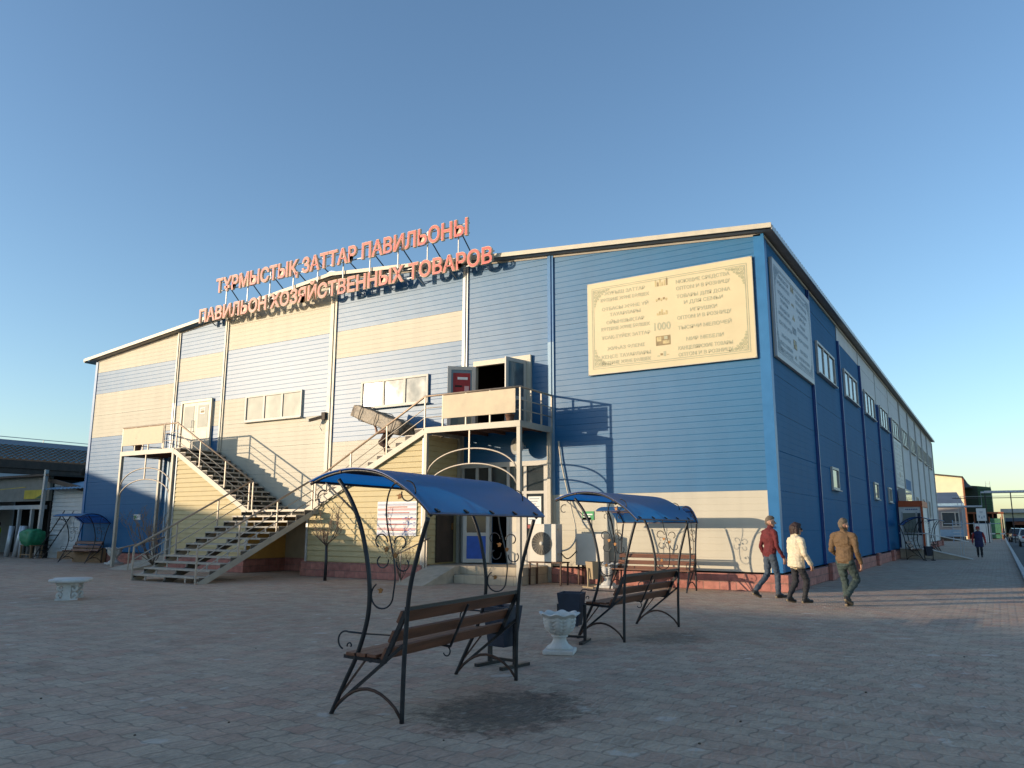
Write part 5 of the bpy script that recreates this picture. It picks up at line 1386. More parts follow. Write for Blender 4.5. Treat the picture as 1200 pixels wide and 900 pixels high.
# --- woman in the cream quilted jacket
c = []
torso(c, 'cream_quilt', 'black_cloth', 0.86, 1.28, (0,0.01), 0.185, 0.185, 0.70, 0.02)
c.append(((0,0,0.74),(0,0,0.95),0.205,0.190,'cream_quilt',(1.0,0.76,1)))
for s in (-1,1): c.append(((0.06*s,0.02,1.32),(0.165*s,0.02,1.27),0.06,0.072,'cream_quilt'))
c.append(((0,0.03,1.31),(0,0.045,1.42),0.052,0.047,'skin')); c.append(((0,0.02,1.31),(0,0.028,1.37),0.072,0.064,'cream_quilt'))
head(c, (0,0.055,1.495), R(-32), 'bob', 'hair_brown')
leg(c, (-0.08,0,0.80), (-0.085,0.03,0.43), (-0.085,-0.16,0.12), (-0.085,-0.02,0.035), 'black_cloth', 'shoe_black', 0.088, 0.066, 0.046)
leg(c, (0.08,0,0.80), (0.085,0.17,0.45), (0.085,0.09,0.085), (0.095,0.26,0.035), 'black_cloth', 'shoe_black', 0.088, 0.066, 0.046)
arm(c, (0.195,0.02,1.25), (0.255,0.02,1.00), (0.255,0.16,0.80), 'cream_quilt', 0.066, 0.056, 0.046); hand(c, (0.255,0.165,0.785), (0.02,0.3,-1), 1, s=0.92)
arm(c, (-0.195,0.02,1.25), (-0.255,0.06,1.00), (-0.22,0.22,0.86), 'cream_quilt', 0.066, 0.056, 0.046); hand(c, (-0.22,0.23,0.845), (0.1,0.4,-1), -1, s=0.92)
wm = person('person', 'woman in a cream quilted jacket and black trousers walking beside the corner plinth', tuple(at(936, 706.5, Z=0)), R(-40), c)
mb = MB(); f = Vector((math.sin(R(32)), math.cos(R(32)), 0)); r_ = Vector((f.y,-f.x,0)); hc = Vector((0,0.055,1.507))
for s in (-1,1): mb.obox(hc+f*0.106+r_*s*0.034, r_*0.026, f*0.005, (0,0,0.019), 'dark_void'); mb.bar(hc+f*0.10+r_*s*0.06, hc-f*0.01+r_*s*0.095, 0.006, 0.008, 'dark_void')
mb.bar(hc+f*0.108-r_*0.01, hc+f*0.108+r_*0.01, 0.006, 0.006, 'dark_void')
mb.build('sunglasses', wm, local=True)

# --- man in the brown jacket
c = []
torso(c, 'brown_jacket', 'denim_green', 0.98, 1.37, (0.0,0.02), 0.175, 0.205, 0.66, 0.03)
c.append(((0,0,0.87),(0,0,0.97),0.172,0.176,'brown_jacket',(1.0,0.72,1))); c.append(((0,0,0.83),(0,0,0.90),0.150,0.155,'denim_green',(1.0,0.72)))
for s in (-1,1): c.append(((0.06*s,0.02,1.42),(0.20*s,0.02,1.36),0.062,0.078,'brown_jacket'))
c.append(((0,0.03,1.41),(0,0.045,1.50),0.060,0.056,'skin')); c.append(((0,0.02,1.41),(0,0.03,1.455),0.078,0.070,'brown_jacket'))
head(c, (0,0.055,1.585), R(-22), 'short', 'hair_grey')
leg(c, (-0.09,0,0.86), (-0.075,0.10,0.47), (-0.02,0.03,0.09), (-0.015,0.21,0.035), 'denim_green', 'shoe_black', 0.096, 0.068, 0.054)
leg(c, (0.09,0,0.86), (0.13,0.20,0.52), (0.06,-0.16,0.20), (0.075,0.02,0.075), 'denim_green', 'shoe_black', 0.096, 0.068, 0.054)
arm(c, (0.215,0.02,1.34), (0.262,-0.02,1.08), (0.275,0.10,0.86), 'brown_jacket', 0.068, 0.054, 0.044); hand(c, (0.275,0.105,0.84), (0,0.2,-1), 1)
arm(c, (-0.215,0.02,1.34), (-0.265,0.0,1.10), (-0.23,0.20,0.98), 'brown_jacket', 0.068, 0.054, 0.044); hand(c, (-0.235,0.21,0.965), (0.3,0.4,-1), -1)
person('person', 'man in a brown jacket and dark jeans striding away along the side wall', tuple(at(994, 710.5, Z=0)), R(-16), c)

# --- woman coming up the walkway
c = []
torso(c, 'navy_cloth', 'black_cloth', 0.84, 1.27, (0,0.01), 0.19, 0.19, 0.72, 0.05)
c.append(((0,0,0.56),(0,0,0.88),0.215,0.195,'navy_cloth',(1.0,0.72,1)))
for s in (-1,1): c.append(((0.06*s,0,1.31),(0.17*s,0,1.26),0.06,0.07,'navy_cloth'))
c.append(((0,0.02,1.30),(0,0.03,1.40),0.052,0.048,'skin_shadow')); head(c, (0,0.04,1.475), 0, 'cap', 'red_cloth', 'skin_shadow')
leg(c, (-0.085,0,0.75), (-0.085,0.06,0.42), (-0.085,0.0,0.085), (-0.09,0.17,0.035), 'black_cloth', 'shoe_black', 0.085, 0.062, 0.046)
leg(c, (0.085,0,0.75), (0.085,0.10,0.43), (0.085,-0.06,0.10), (0.085,0.10,0.035), 'black_cloth', 'shoe_black', 0.085, 0.062, 0.046)
for s in (-1,1):
    arm(c, (0.20*s,0,1.25), (0.275*s,-0.02,1.00), (0.29*s,0.05,0.78), 'red_cloth', 0.064, 0.054, 0.044); hand(c, (0.29*s,0.055,0.765), (0,0.15,-1), s, 'skin_shadow')
person('person', 'woman in a red cap and long navy coat walking up the shaded walkway', tuple(at(1149, 653, Z=0)), R(182), c)

# --- man carrying a wrapped bundle up the right flight (faces up the stairs, +X)
def fz(x): return ZM + (x+18.95)*(ZD-ZM)/4.73
px = -16.35
c = []
base = fz(px)+0.06
# local frame: +Y is up the flight (world +X), so rz = -90
torso(c, 'brown_cloth', 'brown_cloth', 0.74, 1.06, (0,0.26), 0.155, 0.175, 0.7, 0.0)
for s in (-1,1): c.append(((0.06*s,0.28,1.10),(0.17*s,0.26,1.06),0.06,0.07,'brown_cloth'))
c.append(((0,0.32,1.08),(0,0.40,1.14),0.055,0.05,'skin_shadow')); head(c, (0,0.47,1.17), 0, 'short', 'hair_brown', 'skin_shadow')
leg(c, (-0.09,0,0.72), (-0.09,0.12,0.34), (-0.09,-0.20,0.02), (-0.09,-0.04,-0.06), 'brown_cloth')
leg(c, (0.09,0,0.72), (0.09,0.32,0.50), (0.09,0.17,0.12), (0.09,0.34,0.06), 'brown_cloth')
for s in (-1,1):
    arm(c, (0.20*s,0.26,1.05), (0.27*s,-0.02 if s > 0 else 0.1,1.00), (0.27*s,-0.10 if s > 0 else 0.3,1.22), 'skin_shadow', 0.055, 0.045, 0.034); hand(c, (0.27*s,-0.10 if s > 0 else 0.3,1.235), (0,0.0,1), s, 'skin_shadow')
person('person', 'man in brown bending under a long bundle on the right stair flight', (px, 18.75, base), R(-90), c)
t = thing('bundle', 'long wrapped mottled bundle carried up the right stair flight on a back', 'bundle', (px, 18.75, base+1.42))
bm = bmesh.new(); bmesh.ops.create_cube(bm, size=1)
for v in bm.verts: v.co = Vector((v.co.x*2.2, v.co.y*0.72, v.co.z*0.40))
bmesh.ops.subdivide_edges(bm, edges=bm.edges[:], cuts=11, use_grid_fill=True)
for v in bm.verts:
    n_ = noise.noise_vector(v.co*2.3)*0.05 + noise.noise_vector(v.co*7)*0.018
    k = 1 - 0.12*max(0, abs(v.co.x)/1.17-0.75)*4
    v.co = Vector((v.co.x, v.co.y*k, v.co.z*k)) + n_
me = bpy.data.meshes.new('wrapping'); bm.to_mesh(me); bm.free(); me.materials.append(MATS['bundle_wrap'])
me.polygons.foreach_set('use_smooth', [True]*len(me.polygons))
o = bpy.data.objects.new('wrapping', me); COL.objects.link(o); o.parent = t; o.rotation_euler = (0, R(20), 0)
mb = MB()
for x in (-0.7, 0.0, 0.75):
    mb.tube([(x*math.cos(R(20))+a*math.sin(R(20)), b, -x*math.sin(R(20))+a*math.cos(R(20))) for a, b in [(0.25*math.copysign(abs(math.cos(q))**.4, math.cos(q)), 0.41*math.copysign(abs(math.sin(q))**.4, math.sin(q))) for q in [2*math.pi*i/24 for i in range(24)]]], 0.012, 'brown_fascia', 5, closed=True)
mb.build('cord', t, local=True)

# --- dim figure in the left shop doorway
c = []
torso(c, 'green_vest', 'black_cloth', 0.98, 1.38, (0,0), 0.16, 0.18, 0.66, 0.02)
c.append(((0,0,0.88),(0,0,0.96),0.15,0.155,'black_cloth',(1.0,0.72)))
for s in (-1,1): c.append(((0.06*s,0,1.43),(0.18*s,0,1.38),0.06,0.07,'black_cloth'))
c.append(((0,0.02,1.42),(0,0.03,1.52),0.058,0.052,'skin')); head(c, (0,0.04,1.60), 0, 'short', 'hair_brown')
for s in (-1,1):
    leg(c, (0.09*s,0,0.88), (0.10*s,0.03,0.47), (0.10*s,0.0,0.085), (0.12*s,0.17,0.035), 'black_cloth')
    arm(c, (0.20*s,0,1.36), (0.26*s,-0.02,1.08), (0.26*s,0.08,0.86), 'black_cloth'); hand(c, (0.26*s,0.085,0.845), (0,0.1,-1), s)
person('person', 'person in a yellow-green vest standing beside the silver rolls at the left shop', (-42.75, 20.3, 0), R(150), c)
# ================================================================== ground, road, kerb
def sheet(name, x0, y0, x1, y1, z, m):
    mb = MB(); mb.add([(x0,y0,z),(x1,y0,z),(x1,y1,z),(x0,y1,z)], [(0,1,2,3)], m); return struct(mb.build(name))
sheet('ground', -700, -300, 700, 1500, 0.0, 'paving')
sheet('road', 0.64, -40, 9.5, 400, 0.004, 'asphalt')
mb = MB()
y = 16.0
while y < 190: mb.box((0.46, y, 0), (0.62, y+0.985, 0.12), 'kerb_stone'); y += 1.0
struct(mb.build('kerb', bevel=0.015))
# unseen halls behind the camera, their roof line shaped to shade the square
LH = Vector((math.sin(R(SUN_AZ)), math.cos(R(SUN_AZ)), 0)); LU = Vector((LH.y, -LH.x, 0)); TE = math.tan(R(SUN_EL))
S0 = -44.0
SHADE_HALLS = [([(-52,3.2),(-46,3.0),(-39,2.33),(-35,1.65)], 'unseen low cream hall behind the photographer, far left, roof line shaped for its shade'),
         ([(-35,1.62),(-30,1.42),(-24.7,1.24)], 'unseen cream hall behind the photographer, roof line shaped to shade the staircases'),
         ([(-24.7,1.22),(-21,1.05),(-18,0.92),(-15.5,0.98)], 'unseen long low hall behind the photographer, roof line shaped to shade the poster side'),
         ([(-15.5,1.0),(-13.1,1.30),(-12.5,1.42),(-10.5,1.70),(-8,1.76)], 'unseen hall behind the photographer, roof line shaped to shade towards the building corner'),
         ([(-8,1.80),(-5,2.1),(0,3.0),(6,3.4),(18,3.6),(40,3.6)], 'unseen tall hall behind the photographer, far right, roof line shaped for its shade')]
for prof_, lab in SHADE_HALLS:
    u0, u1 = prof_[0][0], prof_[-1][0]
    t = thing('shade_hall', lab, 'hall', tuple(LH*(S0-6)+LU*((u0+u1)/2)), 0, 'unseen shade-casting halls behind the photographer')
    mb = MB(); P = [LH*S0+LU*u+Vector((0,0,z-TE*S0)) for u, z in prof_]
    poly = [LH*S0+LU*u0] + [p-Vector((0,0,0.25)) for p in P] + [LH*S0+LU*u1]
    mb.prism(poly, LH*-12, 'cream_stucco'); mb.build('wall', t)
    mb = MB()
    for a, b in zip(P, P[1:]): mb.prism([a, b, b-Vector((0,0,0.25)), a-Vector((0,0,0.25))], LH*-12.6, 'slate_roof')
    mb.build('roof', t)
    mb = MB(); k = u0+1.5
    while k < u1-1.5: 
        c = LH*(S0+0.03)+LU*k; mb.obox(c+Vector((0,0,4.5)), LU*0.7, LH*0.03, (0,0,0.6), 'dark_glass'); k += 3
    mb.build('window', t)

# ================================================================== left background: shop front, shed, tiled hall
t = thing('market_stall', 'open dark shop front with a yellow banner at the far left', 'shop', (-43.5, 21, 0))
mb = MB()
mb.box((-50, 21.0, 2.75), (-39.75, 21.15, 3.95), 'grey_wall'); mb.box((-50, 24.5, 0), (-39.75, 24.6, 3.9), 'dark_void'); mb.box((-39.9, 21.15, 0), (-39.75, 24.5, 3.9), 'dark_void'); mb.box((-50, 21.15, 3.8), (-39.75, 24.6, 3.9), 'dark_void')
mb.build('wall', t)
mb = MB(); mb.box((-50, 20.7, 3.955), (-39.4, 24.9, 4.05), 'brown_fascia'); mb.build('roof', t)
mb = MB(); mb.box((-41.95, 20.93, 2.86), (-40.0, 20.99, 3.30), 'yellow_banner'); mb.add([(-40.9,20.925,2.87),(-40.02,20.925,2.87),(-40.02,20.925,3.16)],[(0,1,2)],'green_siding'); mb.build('banner', t)
mb = MB(); mb.box((-50, 20.9, 2.35), (-40.0, 21.1, 2.55), 'grey_trim'); mb.build('shutter_box', t)
for x in (-42.3, -41.1): mb = MB(); mb.box((x-0.07, 20.92, 0), (x+0.07, 21.06, 2.35), 'grey_trim'); mb.build('post', t)
pl = MB(); pl.bar((-39.85, 20.75, 0), (-39.72, 20.75, 4.25), 0.15, 0.15, 'grey_trim'); tag(pl.build('utility_pole'), 'leaning grey pole between the dark shop front and the white shed', 'pole')
pl = MB(); pl.tube(smooth([(-48, 20.4, 3.3), (-44.5, 20.4, 3.32), (-41.0, 20.5, 3.42)], 6), 0.02, 'yellow_banner', 5); tag(pl.build('cable'), 'pale cable strung across the dark shop front', 'cable')
t = thing('white_shed', 'small white horizontally sided shed between the shop and the pavilion', 'shed', (-37.6, 21.4, 0))
mb = MB(); lap_x(mb, -39.7, -35.6, 0.25, 3.85, 21.2, 'white_siding', 0.2); mb.build('siding', t, clip=[((-39.7,0,3.75), Vector((0.17,0,1)).normalized())])
mb = MB(); mb.box((-39.7, 21.22, 0), (-35.6, 24.4, 3.0), 'white_siding'); mb.build('wall', t)
mb = MB(); mb.bar((-39.9, 21.0, 3.78), (-36.4, 21.0, 3.18), 0.10, 0.20, 'brown_fascia'); mb.build('fascia', t)
mb = MB(); mb.box((-36.55, 20.92, 0.3), (-36.25, 21.08, 3.1), 'brown_fascia'); mb.build('post', t)
mb = MB(); n = 14; V = []; F = []
for i in range(n*2+1):
    x = -39.6+i*(4.5/(n*2)); dz = 0.05 if i % 2 else 0
    V += [(x, 20.6, 3.25+dz), (x, 22.6, 3.75+dz)]
for i in range(n*2): F.append((2*i, 2*i+1, 2*i+3, 2*i+2))
mb.add(V, F, 'pale_blue_metal'); mb.build('canopy', t)
mb = MB(); mb.ball((-40.9, 23.4, 4.30), 0.30, 'dark_void', 14, 9); mb.lathe([(0.26,-0.36),(0.2,-0.2),(0.1,-0.1)], 'dark_void', 14, c=(-40.9,23.4,4.35)); tag(mb.build('dark_round_object'), 'round black object rising above the shop roof edge', 'round_object')  # dark round shape of unknown kind
t = thing('tiled_hall', 'long low hall with a teal tiled roof behind the shop front', 'hall', (-54, 34, 0))
mb = MB(); mb.box((-58, 16, 0), (-50.08, 70, 4.6), 'white_siding'); mb.build('wall', t)
mb = MB(); V = []; F = []; n = 0
rows = 9
for r_ in range(rows):        # stepped tile courses on the lower two thirds
    f0, f1 = r_/rows, (r_+1)/rows
    xa, xb = -50.0-2.9*f0, -50.0-2.9*f1; za, zb = 5.45+1.15*f0, 5.45+1.15*f1
    y = 16.0
    while y < 60:
        o = len(V); V += [(xa,y,za+0.05),(xa,y+0.18,za+0.11),(xb,y+0.18,zb+0.05),(xb,y,zb-0.01),(xa,y+0.36,za+0.05),(xb,y+0.36,zb-0.01)]; F += [(o,o+1,o+2,o+3),(o+1,o+4,o+5,o+2)]; y += 0.36
mb.add(V, F, 'teal_roof'); rf = mb.build('roof', t)
mb = MB(); mb.add([(-52.9,16,6.6),(-54.4,16,7.05),(-54.4,70,7.05),(-52.9,70,6.6)], [(0,1,2,3)], 'slate_roof'); mb.add([(-54.4,16,7.05),(-59,16,5.4),(-59,70,5.4),(-54.4,70,7.05)], [(0,1,2,3)], 'slate_roof'); mb.build('upper_sheet', rf)
mb = MB(); mb.box((-50.05, 16, 4.95), (-49.98, 70, 5.42), 'brown_fascia'); mb.box((-50.9, 16, 4.62), (-50.06, 70, 4.95), 'brown_fascia'); mb.build('fascia', t)
mb = MB(); mb.tube([(-54.4,16,7.22),(-54.4,70,7.22)], 0.025, 'grey_trim', 5)
for k in range(14): mb.bar((-54.4,16+k*4,7.03),(-54.4,16+k*4,7.22),0.04,0.04,'grey_trim')
mb.build('roof_rail', t)
# goods before the shop
def roll(x, y, lean, label):
    mb = MB(); mb.tube([(x,y,0),(x+lean*0.5,y+0.06,0.76),(x+lean,y+0.12,1.52)], 0.125, 'silver_roll', 14); o = mb.build('sheet_roll'); tag(o, label, 'roll', 'upright silver rolls')
    mb = MB(); mb.lathe([(0.10,0),(0.02,0.004)], 'grey_trim', 14, close=False); e = mb.build('end_cap', o, local=True); e.location = (x+lean, y+0.12, 1.522)
roll(-42.25, 20.55, 0.03, 'upright silver roll, leftmost of the three before the dark shop')
roll(-41.55, 20.6, 0.22, 'silver roll tilting right against its neighbour before the dark shop')
roll(-41.0, 20.6, -0.12, 'silver roll next to the green tarp, leaning left')
t = thing('covered_pile', 'bright green tarp draped over goods on a wooden table by the shop', 'covered goods', (-39.95, 20.55, 0))
bm = bmesh.new(); bmesh.ops.create_icosphere(bm, subdivisions=4, radius=1)
for v in bm.verts:
    n_ = noise.noise(v.co*1.6)*0.22 + noise.noise(v.co*4+Vector((3,1,0)))*0.09
    q = Vector((math.copysign(abs(v.co.x)**0.7, v.co.x), math.copysign(abs(v.co.y)**0.7, v.co.y), math.copysign(abs(v.co.z)**0.6, v.co.z)))*(1+n_)
    v.co = Vector((q.x*0.62, q.y*0.42, 0.98+q.z*0.40))
me = bpy.data.meshes.new('tarp'); bm.to_mesh(me); bm.free(); me.materials.append(MATS['green_tarp']); me.polygons.foreach_set('use_smooth', [True]*len(me.polygons))
o = bpy.data.objects.new('tarp', me); COL.objects.link(o); o.parent = t
mb = MB()
for x in (-0.45, 0.45):
    for y in (-0.25, 0.25): mb.box((x-0.03,y-0.03,0),(x+0.03,y+0.03,0.6),'wood_plain')
mb.box((-0.5,-0.3,0.58),(0.5,0.3,0.62),'wood_plain'); mb.box((-0.45,-0.27,0.15),(0.45,-0.23,0.2),'wood_plain'); mb.build('table', t, local=True)
t = thing('ladder', 'black iron step ladder leaning on the white shed beside the green tarp', 'ladder', (-39.0, 20.4, 0))
mb = MB()
for yy in (0.0, 0.45): mb.bar((-39.35, 20.35+yy, 0), (-37.75, 20.75+yy, 2.25), 0.035, 0.035, 'black_iron'); 
mb.build('side_rail', t)
for k in range(9):
    f = (k+0.6)/9.4; mb = MB(); q = Vector((-39.35, 20.35, 0)).lerp(Vector((-37.75, 20.75, 2.25)), f); mb.box((q.x-0.09, q.y, q.z-0.014), (q.x+0.09, q.y+0.45, q.z+0.014), 'black_iron'); mb.build('rung', t)
mb = MB(); mb.box((-38.4, 20.95, 0.0), (-36.9, 21.17, 0.34), 'wood_plain'); tag(mb.build('board_stack', bevel=0.01), 'low stack of brown boards along the foot of the white shed', 'boards')
mb = MB(); mb.box((-35.9, 20.9, 0.0), (-33.3, 21.1, 0.02), 'wood_plain')
for k, (x, m) in enumerate(((-35.8,'wood_plain'),)):
    pass
mb = MB(); mb.box((-34.6, 19.55, 0.0), (-32.5, 19.80, 0.62), 'wood_plain'); tag(mb.build('timber_panel', bevel=0.01), 'upright tan timber panel behind the left shelter bench', 'panel')

# ================================================================== kiosk and ramp on the side wall
t = thing('kiosk', 'white glazed entrance kiosk with an orange top on the side wall', 'kiosk', (-4.0, 47.5, 0))
kx0, kx1, ky0, ky1 = XR+0.12, -3.42, 46.5, 50.0
mb = MB(); mb.box((kx0, ky0, 0.36), (kx1, ky1, 2.62), 'sign_white'); mb.build('body', t)
mb = MB(); mb.box((kx0-0.0, ky0-0.06, 2.622), (kx1+0.07, ky1+0.05, 2.93), 'orange_trim'); mb.box((kx1-0.02, ky0-0.07, 0.0), (kx1+0.08, ky0+0.03, 2.62), 'orange_trim'); mb.build('fascia', t)
mb = MB(); mb.box((kx0+0.16, ky0-0.02, 1.15), (kx0+0.78, ky0-0.003, 2.30), 'pale_glass'); mb.box((kx0+0.86, ky0-0.02, 1.15), (kx1-0.06, ky0-0.003, 2.30), 'dark_glass'); w_ = mb.build('window', t)
mb = MB()
for x in (kx0+0.12, kx0+0.80): mb.box((x, ky0-0.04, 1.08), (x+0.05, ky0-0.021, 2.36), 'grey_trim')
mb.build('frame', w_)
mb = MB(); mb.box((kx0+0.25, ky0-0.03, 2.42), (kx1-0.2, ky0-0.004, 2.56), 'sign_white')
for k in range(7): mb.box((kx0+0.32+k*0.085, ky0-0.034, 2.46), (kx0+0.375+k*0.085, ky0-0.031, 2.52), 'dark_blue_trim')
mb.build('sign_strip', t)
mb = MB(); mb.box((kx0, 46.9, 2.95), (kx0+0.35, 50.6, 3.6), 'white_plastic'); mb.box((kx0+0.351, 47.1, 3.0), (kx0+0.36, 50.4, 3.5), 'dark_glass'); mb.build('upper_window', t)
t = thing('access_ramp', 'concrete access ramp with a pale pipe rail in front of the kiosk', 'ramp', (-2.9, 45.6, 0))
mb = MB(); mb.prism([(-4.42, 44.9, 0), (-4.42, 44.9, 0.48), (-3.2, 44.9, 0.46), (-1.25, 44.9, 0.0)], (0, 1.58, 0), 'concrete'); mb.build('slab', t)
mb = MB(); mb.prism([(-4.42,44.86,0.482),(-3.2,44.86,0.462),(-1.25,44.86,0.012),(-1.25,44.86,0.06),(-3.2,44.86,0.51),(-4.42,44.86,0.53)], (0,0.10,0), 'sign_white'); mb.build('edge', t)
for x, zb in ((-3.2, 0.46), (-3.05, 0.43), (-1.72, 0.1), (-1.6, 0.08)): mb = MB(); mb.bar((x, 44.98, zb), (x, 44.98, zb+0.78), 0.04, 0.04, 'grey_trim'); mb.build('post', t)
mb = MB(); mb.tube([(-4.4, 44.98, 1.27), (-3.2, 44.98, 1.25), (-1.35, 44.98, 0.86)], 0.025, 'sign_white', 8); mb.build('rail', t)

# ================================================================== far end of the street
def Yp(px, py, Y): return at(px, py, Y=Y)
t = thing('flat_building', 'low grey building with a dark blue sloping roof beyond the side wall', 'building', (-5.4, 106, 0))
mb = MB(); mb.box((-9, 106, 0.5), (-3.55, 116, 4.0), 'grey_render'); mb.box((-9, 105.97, 0.5), (-3.55, 105.995, 1.3), 'pale_blue_metal'); mb.build('wall', t)
mb = MB(); mb.prism([(-9, 105.6, 4.35), (-3.35, 105.6, 4.35), (-4.05, 109, 5.75), (-9, 109, 5.75)], (0, 0.3, 0), 'grey_blue_roof'); mb.box((-9, 105.4, 4.02), (-3.3, 105.9, 4.34), 'pale_blue_metal'); mb.build('roof', t)
mb = MB(); mb.box((-5.7, 105.93, 1.7), (-3.9, 105.965, 3.25), 'dark_glass'); w_ = mb.build('window', t)
mb = MB()
for x in (-5.75, -4.35, -3.95): mb.box((x, 105.86, 1.62), (x+0.1, 105.925, 3.33), 'white_plastic')
for z in (1.62, 3.25): mb.box((-5.75, 105.85, z), (-3.85, 105.92, z+0.09), 'white_plastic')
mb.build('frame', w_)
mb = MB(); mb.box((-9, 105.7, 0), (-3.4, 106.3, 0.5), 'brown_fascia'); mb.build('plinth', t)
t = thing('gable_building', 'tall cream building end catching the sun at the end of the street', 'building', (-7, 124, 0))
a = Yp(1097, 555, 124); b = Yp(1127, 560, 124); 
mb = MB(); mb.prism([(-16, 124, 0), (b.x, 124, 0), (b.x, 124, b.z), (-16, 124, b.z+1.7)], (0, 40, 0), 'cream_stucco'); mb.build('wall', t)
mb = MB(); mb.prism([(-16, 123.6, b.z+1.72), (b.x+0.15, 123.6, b.z+0.02), (b.x+0.15, 123.6, b.z+0.2), (-16, 123.6, b.z+1.9)], (0, 41, 0), 'brown_fascia'); mb.build('roof', t)
mb = MB(); mb.prism([(b.x+0.02, 125, b.z-0.1), (b.x+1.1, 125, b.z-1.2), (b.x+0.02, 125, b.z-1.2)], (0, 30, 0), 'grey_blue_roof'); mb.build('lean_to', t)
mb = MB(); mb.box((b.x+0.003, 123.9, 0), (b.x+0.2, 124.1, b.z-0.1), 'rust_red'); mb.build('downpipe', t)
t = thing('green_building', 'dark green sided warehouse behind the overhead gas pipe', 'building', (-1, 130, 0))
p0 = Yp(1128, 568, 130); p1 = Yp(1145, 569.5, 130); p2 = Yp(1161, 571, 130)
mb = MB(); mb.prism([(p0.x-0.7, 130, 3.7), (p1.x, 130, 3.7), (p1.x, 130, p1.z), (p0.x-0.7, 130, p0.z)], (0, 20, 0), 'dark_green'); mb.prism([(p1.x, 129.98, 3.7), (p2.x, 129.98, 3.7), (p2.x, 129.98, p2.z), (p1.x, 129.98, p1.z)], (0, 20, 0), 'green_siding')
mb.box((p0.x-0.7, 131, 0), (p2.x+0.4, 140, 3.7), 'dark_void'); mb.build('wall', t)
mb = MB()
for k in range(9): z = 4.0+k*0.36; mb.box((p0.x-0.6, 129.94, z), (p2.x-0.05, 129.975, z+0.05), 'dark_green')
mb.build('batten', t)
mb = MB(); mb.box((p0.x-0.7, 127.5, 3.45), (p2.x+1.2, 131, 3.68), 'rust_red'); mb.build('canopy', t)
for x in (p0.x+0.2, p0.x+1.0, p2.x-0.2, p2.x+0.9): mb = MB(); mb.box((x, 127.6, 0), (x+0.16, 127.76, 3.45), 'rust_red'); mb.build('post', t)
t = thing('green_gate', 'green sheet metal gate under the rusty canopy', 'gate', (-0.9, 127, 0))
mb = MB(); mb.box((-1.1, 127.0, 0.1), (0.2, 127.1, 2.8), 'green_gate'); mb.build('leaf', t)
mb = MB(); mb.box((-1.15, 126.9, 0), (-1.05, 127.12, 3.0), 'rust_red'); mb.box((0.2, 126.9, 0), (0.3, 127.12, 3.0), 'rust_red'); mb.build('post', t)
t = thing('cream_hall', 'long low cream hall with a grey roof at the far right end of the street', 'building', (9, 165, 0))
q = Yp(1176, 601, 165)
mb = MB(); mb.box((q.x, 165, 0), (q.x+34, 180, q.z), 'cream_stucco'); mb.build('wall', t)
mb = MB(); mb.box((q.x-0.4, 164.2, q.z+0.01), (q.x+34.5, 181, q.z+0.7), 'roof_metal'); mb.build('roof', t)
mb = MB(); q2 = Yp(1178, 607, 158); mb.box((q2.x, 158, 2.6), (q2.x+30, 163.5, q2.z), 'grey_blue_roof'); mb.build('awning', t)
mb = MB(); mb.box((q2.x, 163, 0), (q2.x+30, 164.9, 2.6), 'dark_void'); mb.box((q2.x+1, 158.1, 2.0), (q2.x+29, 158.4, 2.58), 'rust_red'); mb.build('stalls', t)
# overhead gas pipe
t = thing('overhead_pipe', 'grey overhead gas pipe with a stepped drop crossing above the street', 'pipe', (0.5, 95, 0))
za, zb = at(1160, 577, Y=95).z, at(1150, 593.5, Y=95).z; xs = at(1150.5, 590, Y=95).x
mb = MB(); mb.tube([(-9, 95, zb), (xs, 95, zb), (xs, 95, za), (xs+16, 95, za)], 0.10, 'pipe_grey', 10); mb.tube([(xs+0.3, 95.2, za+0.13), (xs+16, 95.2, za+0.13)], 0.05, 'grey_trim', 6); mb.build('main_pipe', t)
mb = MB(); mb.tube([(-4, 95.3, za-0.55), (xs+16, 95.3, za-0.6)], 0.035, 'black_iron', 6); mb.tube([(-4, 95.3, za-0.38), (xs+16, 95.3, za-0.42)], 0.02, 'grey_trim', 5); mb.tube([(-5,95.1,1.95),(xs+1.5,95.1,1.95)],0.04,'pipe_grey',6); mb.build('cable', t)
for x in (xs+0.35, xs+2.6, xs+9): mb = MB(); mb.bar((x, 95, 0), (x, 95, za), 0.10, 0.10, 'black_iron'); mb.build('post', t)
mb = MB()
for x in (-3.55, -3.2): mb.bar((x, 95.4, 0), (x, 95.4, za-0.4), 0.06, 0.06, 'grey_trim')
mb.build('frame', t)
t = thing('lattice_mast', 'thin lattice mast rising behind the green warehouse', 'mast', tuple(at(1159, 605, Y=140).xy) + (0,))
x = t.location.x; zt = at(1159, 564, Y=140).z
for dx in (0, 0.55): mb = MB(); mb.bar((x+dx, 140, 0), (x+dx, 140, zt), 0.07, 0.07, 'grey_trim'); mb.build('leg', t)
mb = MB()
for k in range(9): z = zt-0.4-k*0.75; mb.bar((x, 140, z), (x+0.55, 140, z), 0.05, 0.05, 'grey_trim')
mb.build('rung', t)
t = thing('information_board', 'small white notice board on a post in the middle of the far walkway', 'board', tuple(at(1150, 634, Z=0).xy)+(0,))
q = at(1150, 603, Y=92)
t.location = (q.x, 92, 0)
mb = MB(); mb.box((q.x-0.42, 91.97, q.z-0.62), (q.x+0.42, 92.02, q.z+0.62), 'sign_white'); mb.build('panel', t)
mb = MB()
for (dx, dz, w2, h2) in ((0,0.28,0.3,0.02),(0,0.18,0.26,0.02),(-0.2,-0.2,0.08,0.10),(0.02,-0.3,0.08,0.10),(0.22,-0.2,0.08,0.10)): mb.box((q.x+dx-w2/2, 91.95, q.z+dz-h2), (q.x+dx+w2/2, 91.968, q.z+dz+h2), 'board_text_grey')
mb.build('print', t)
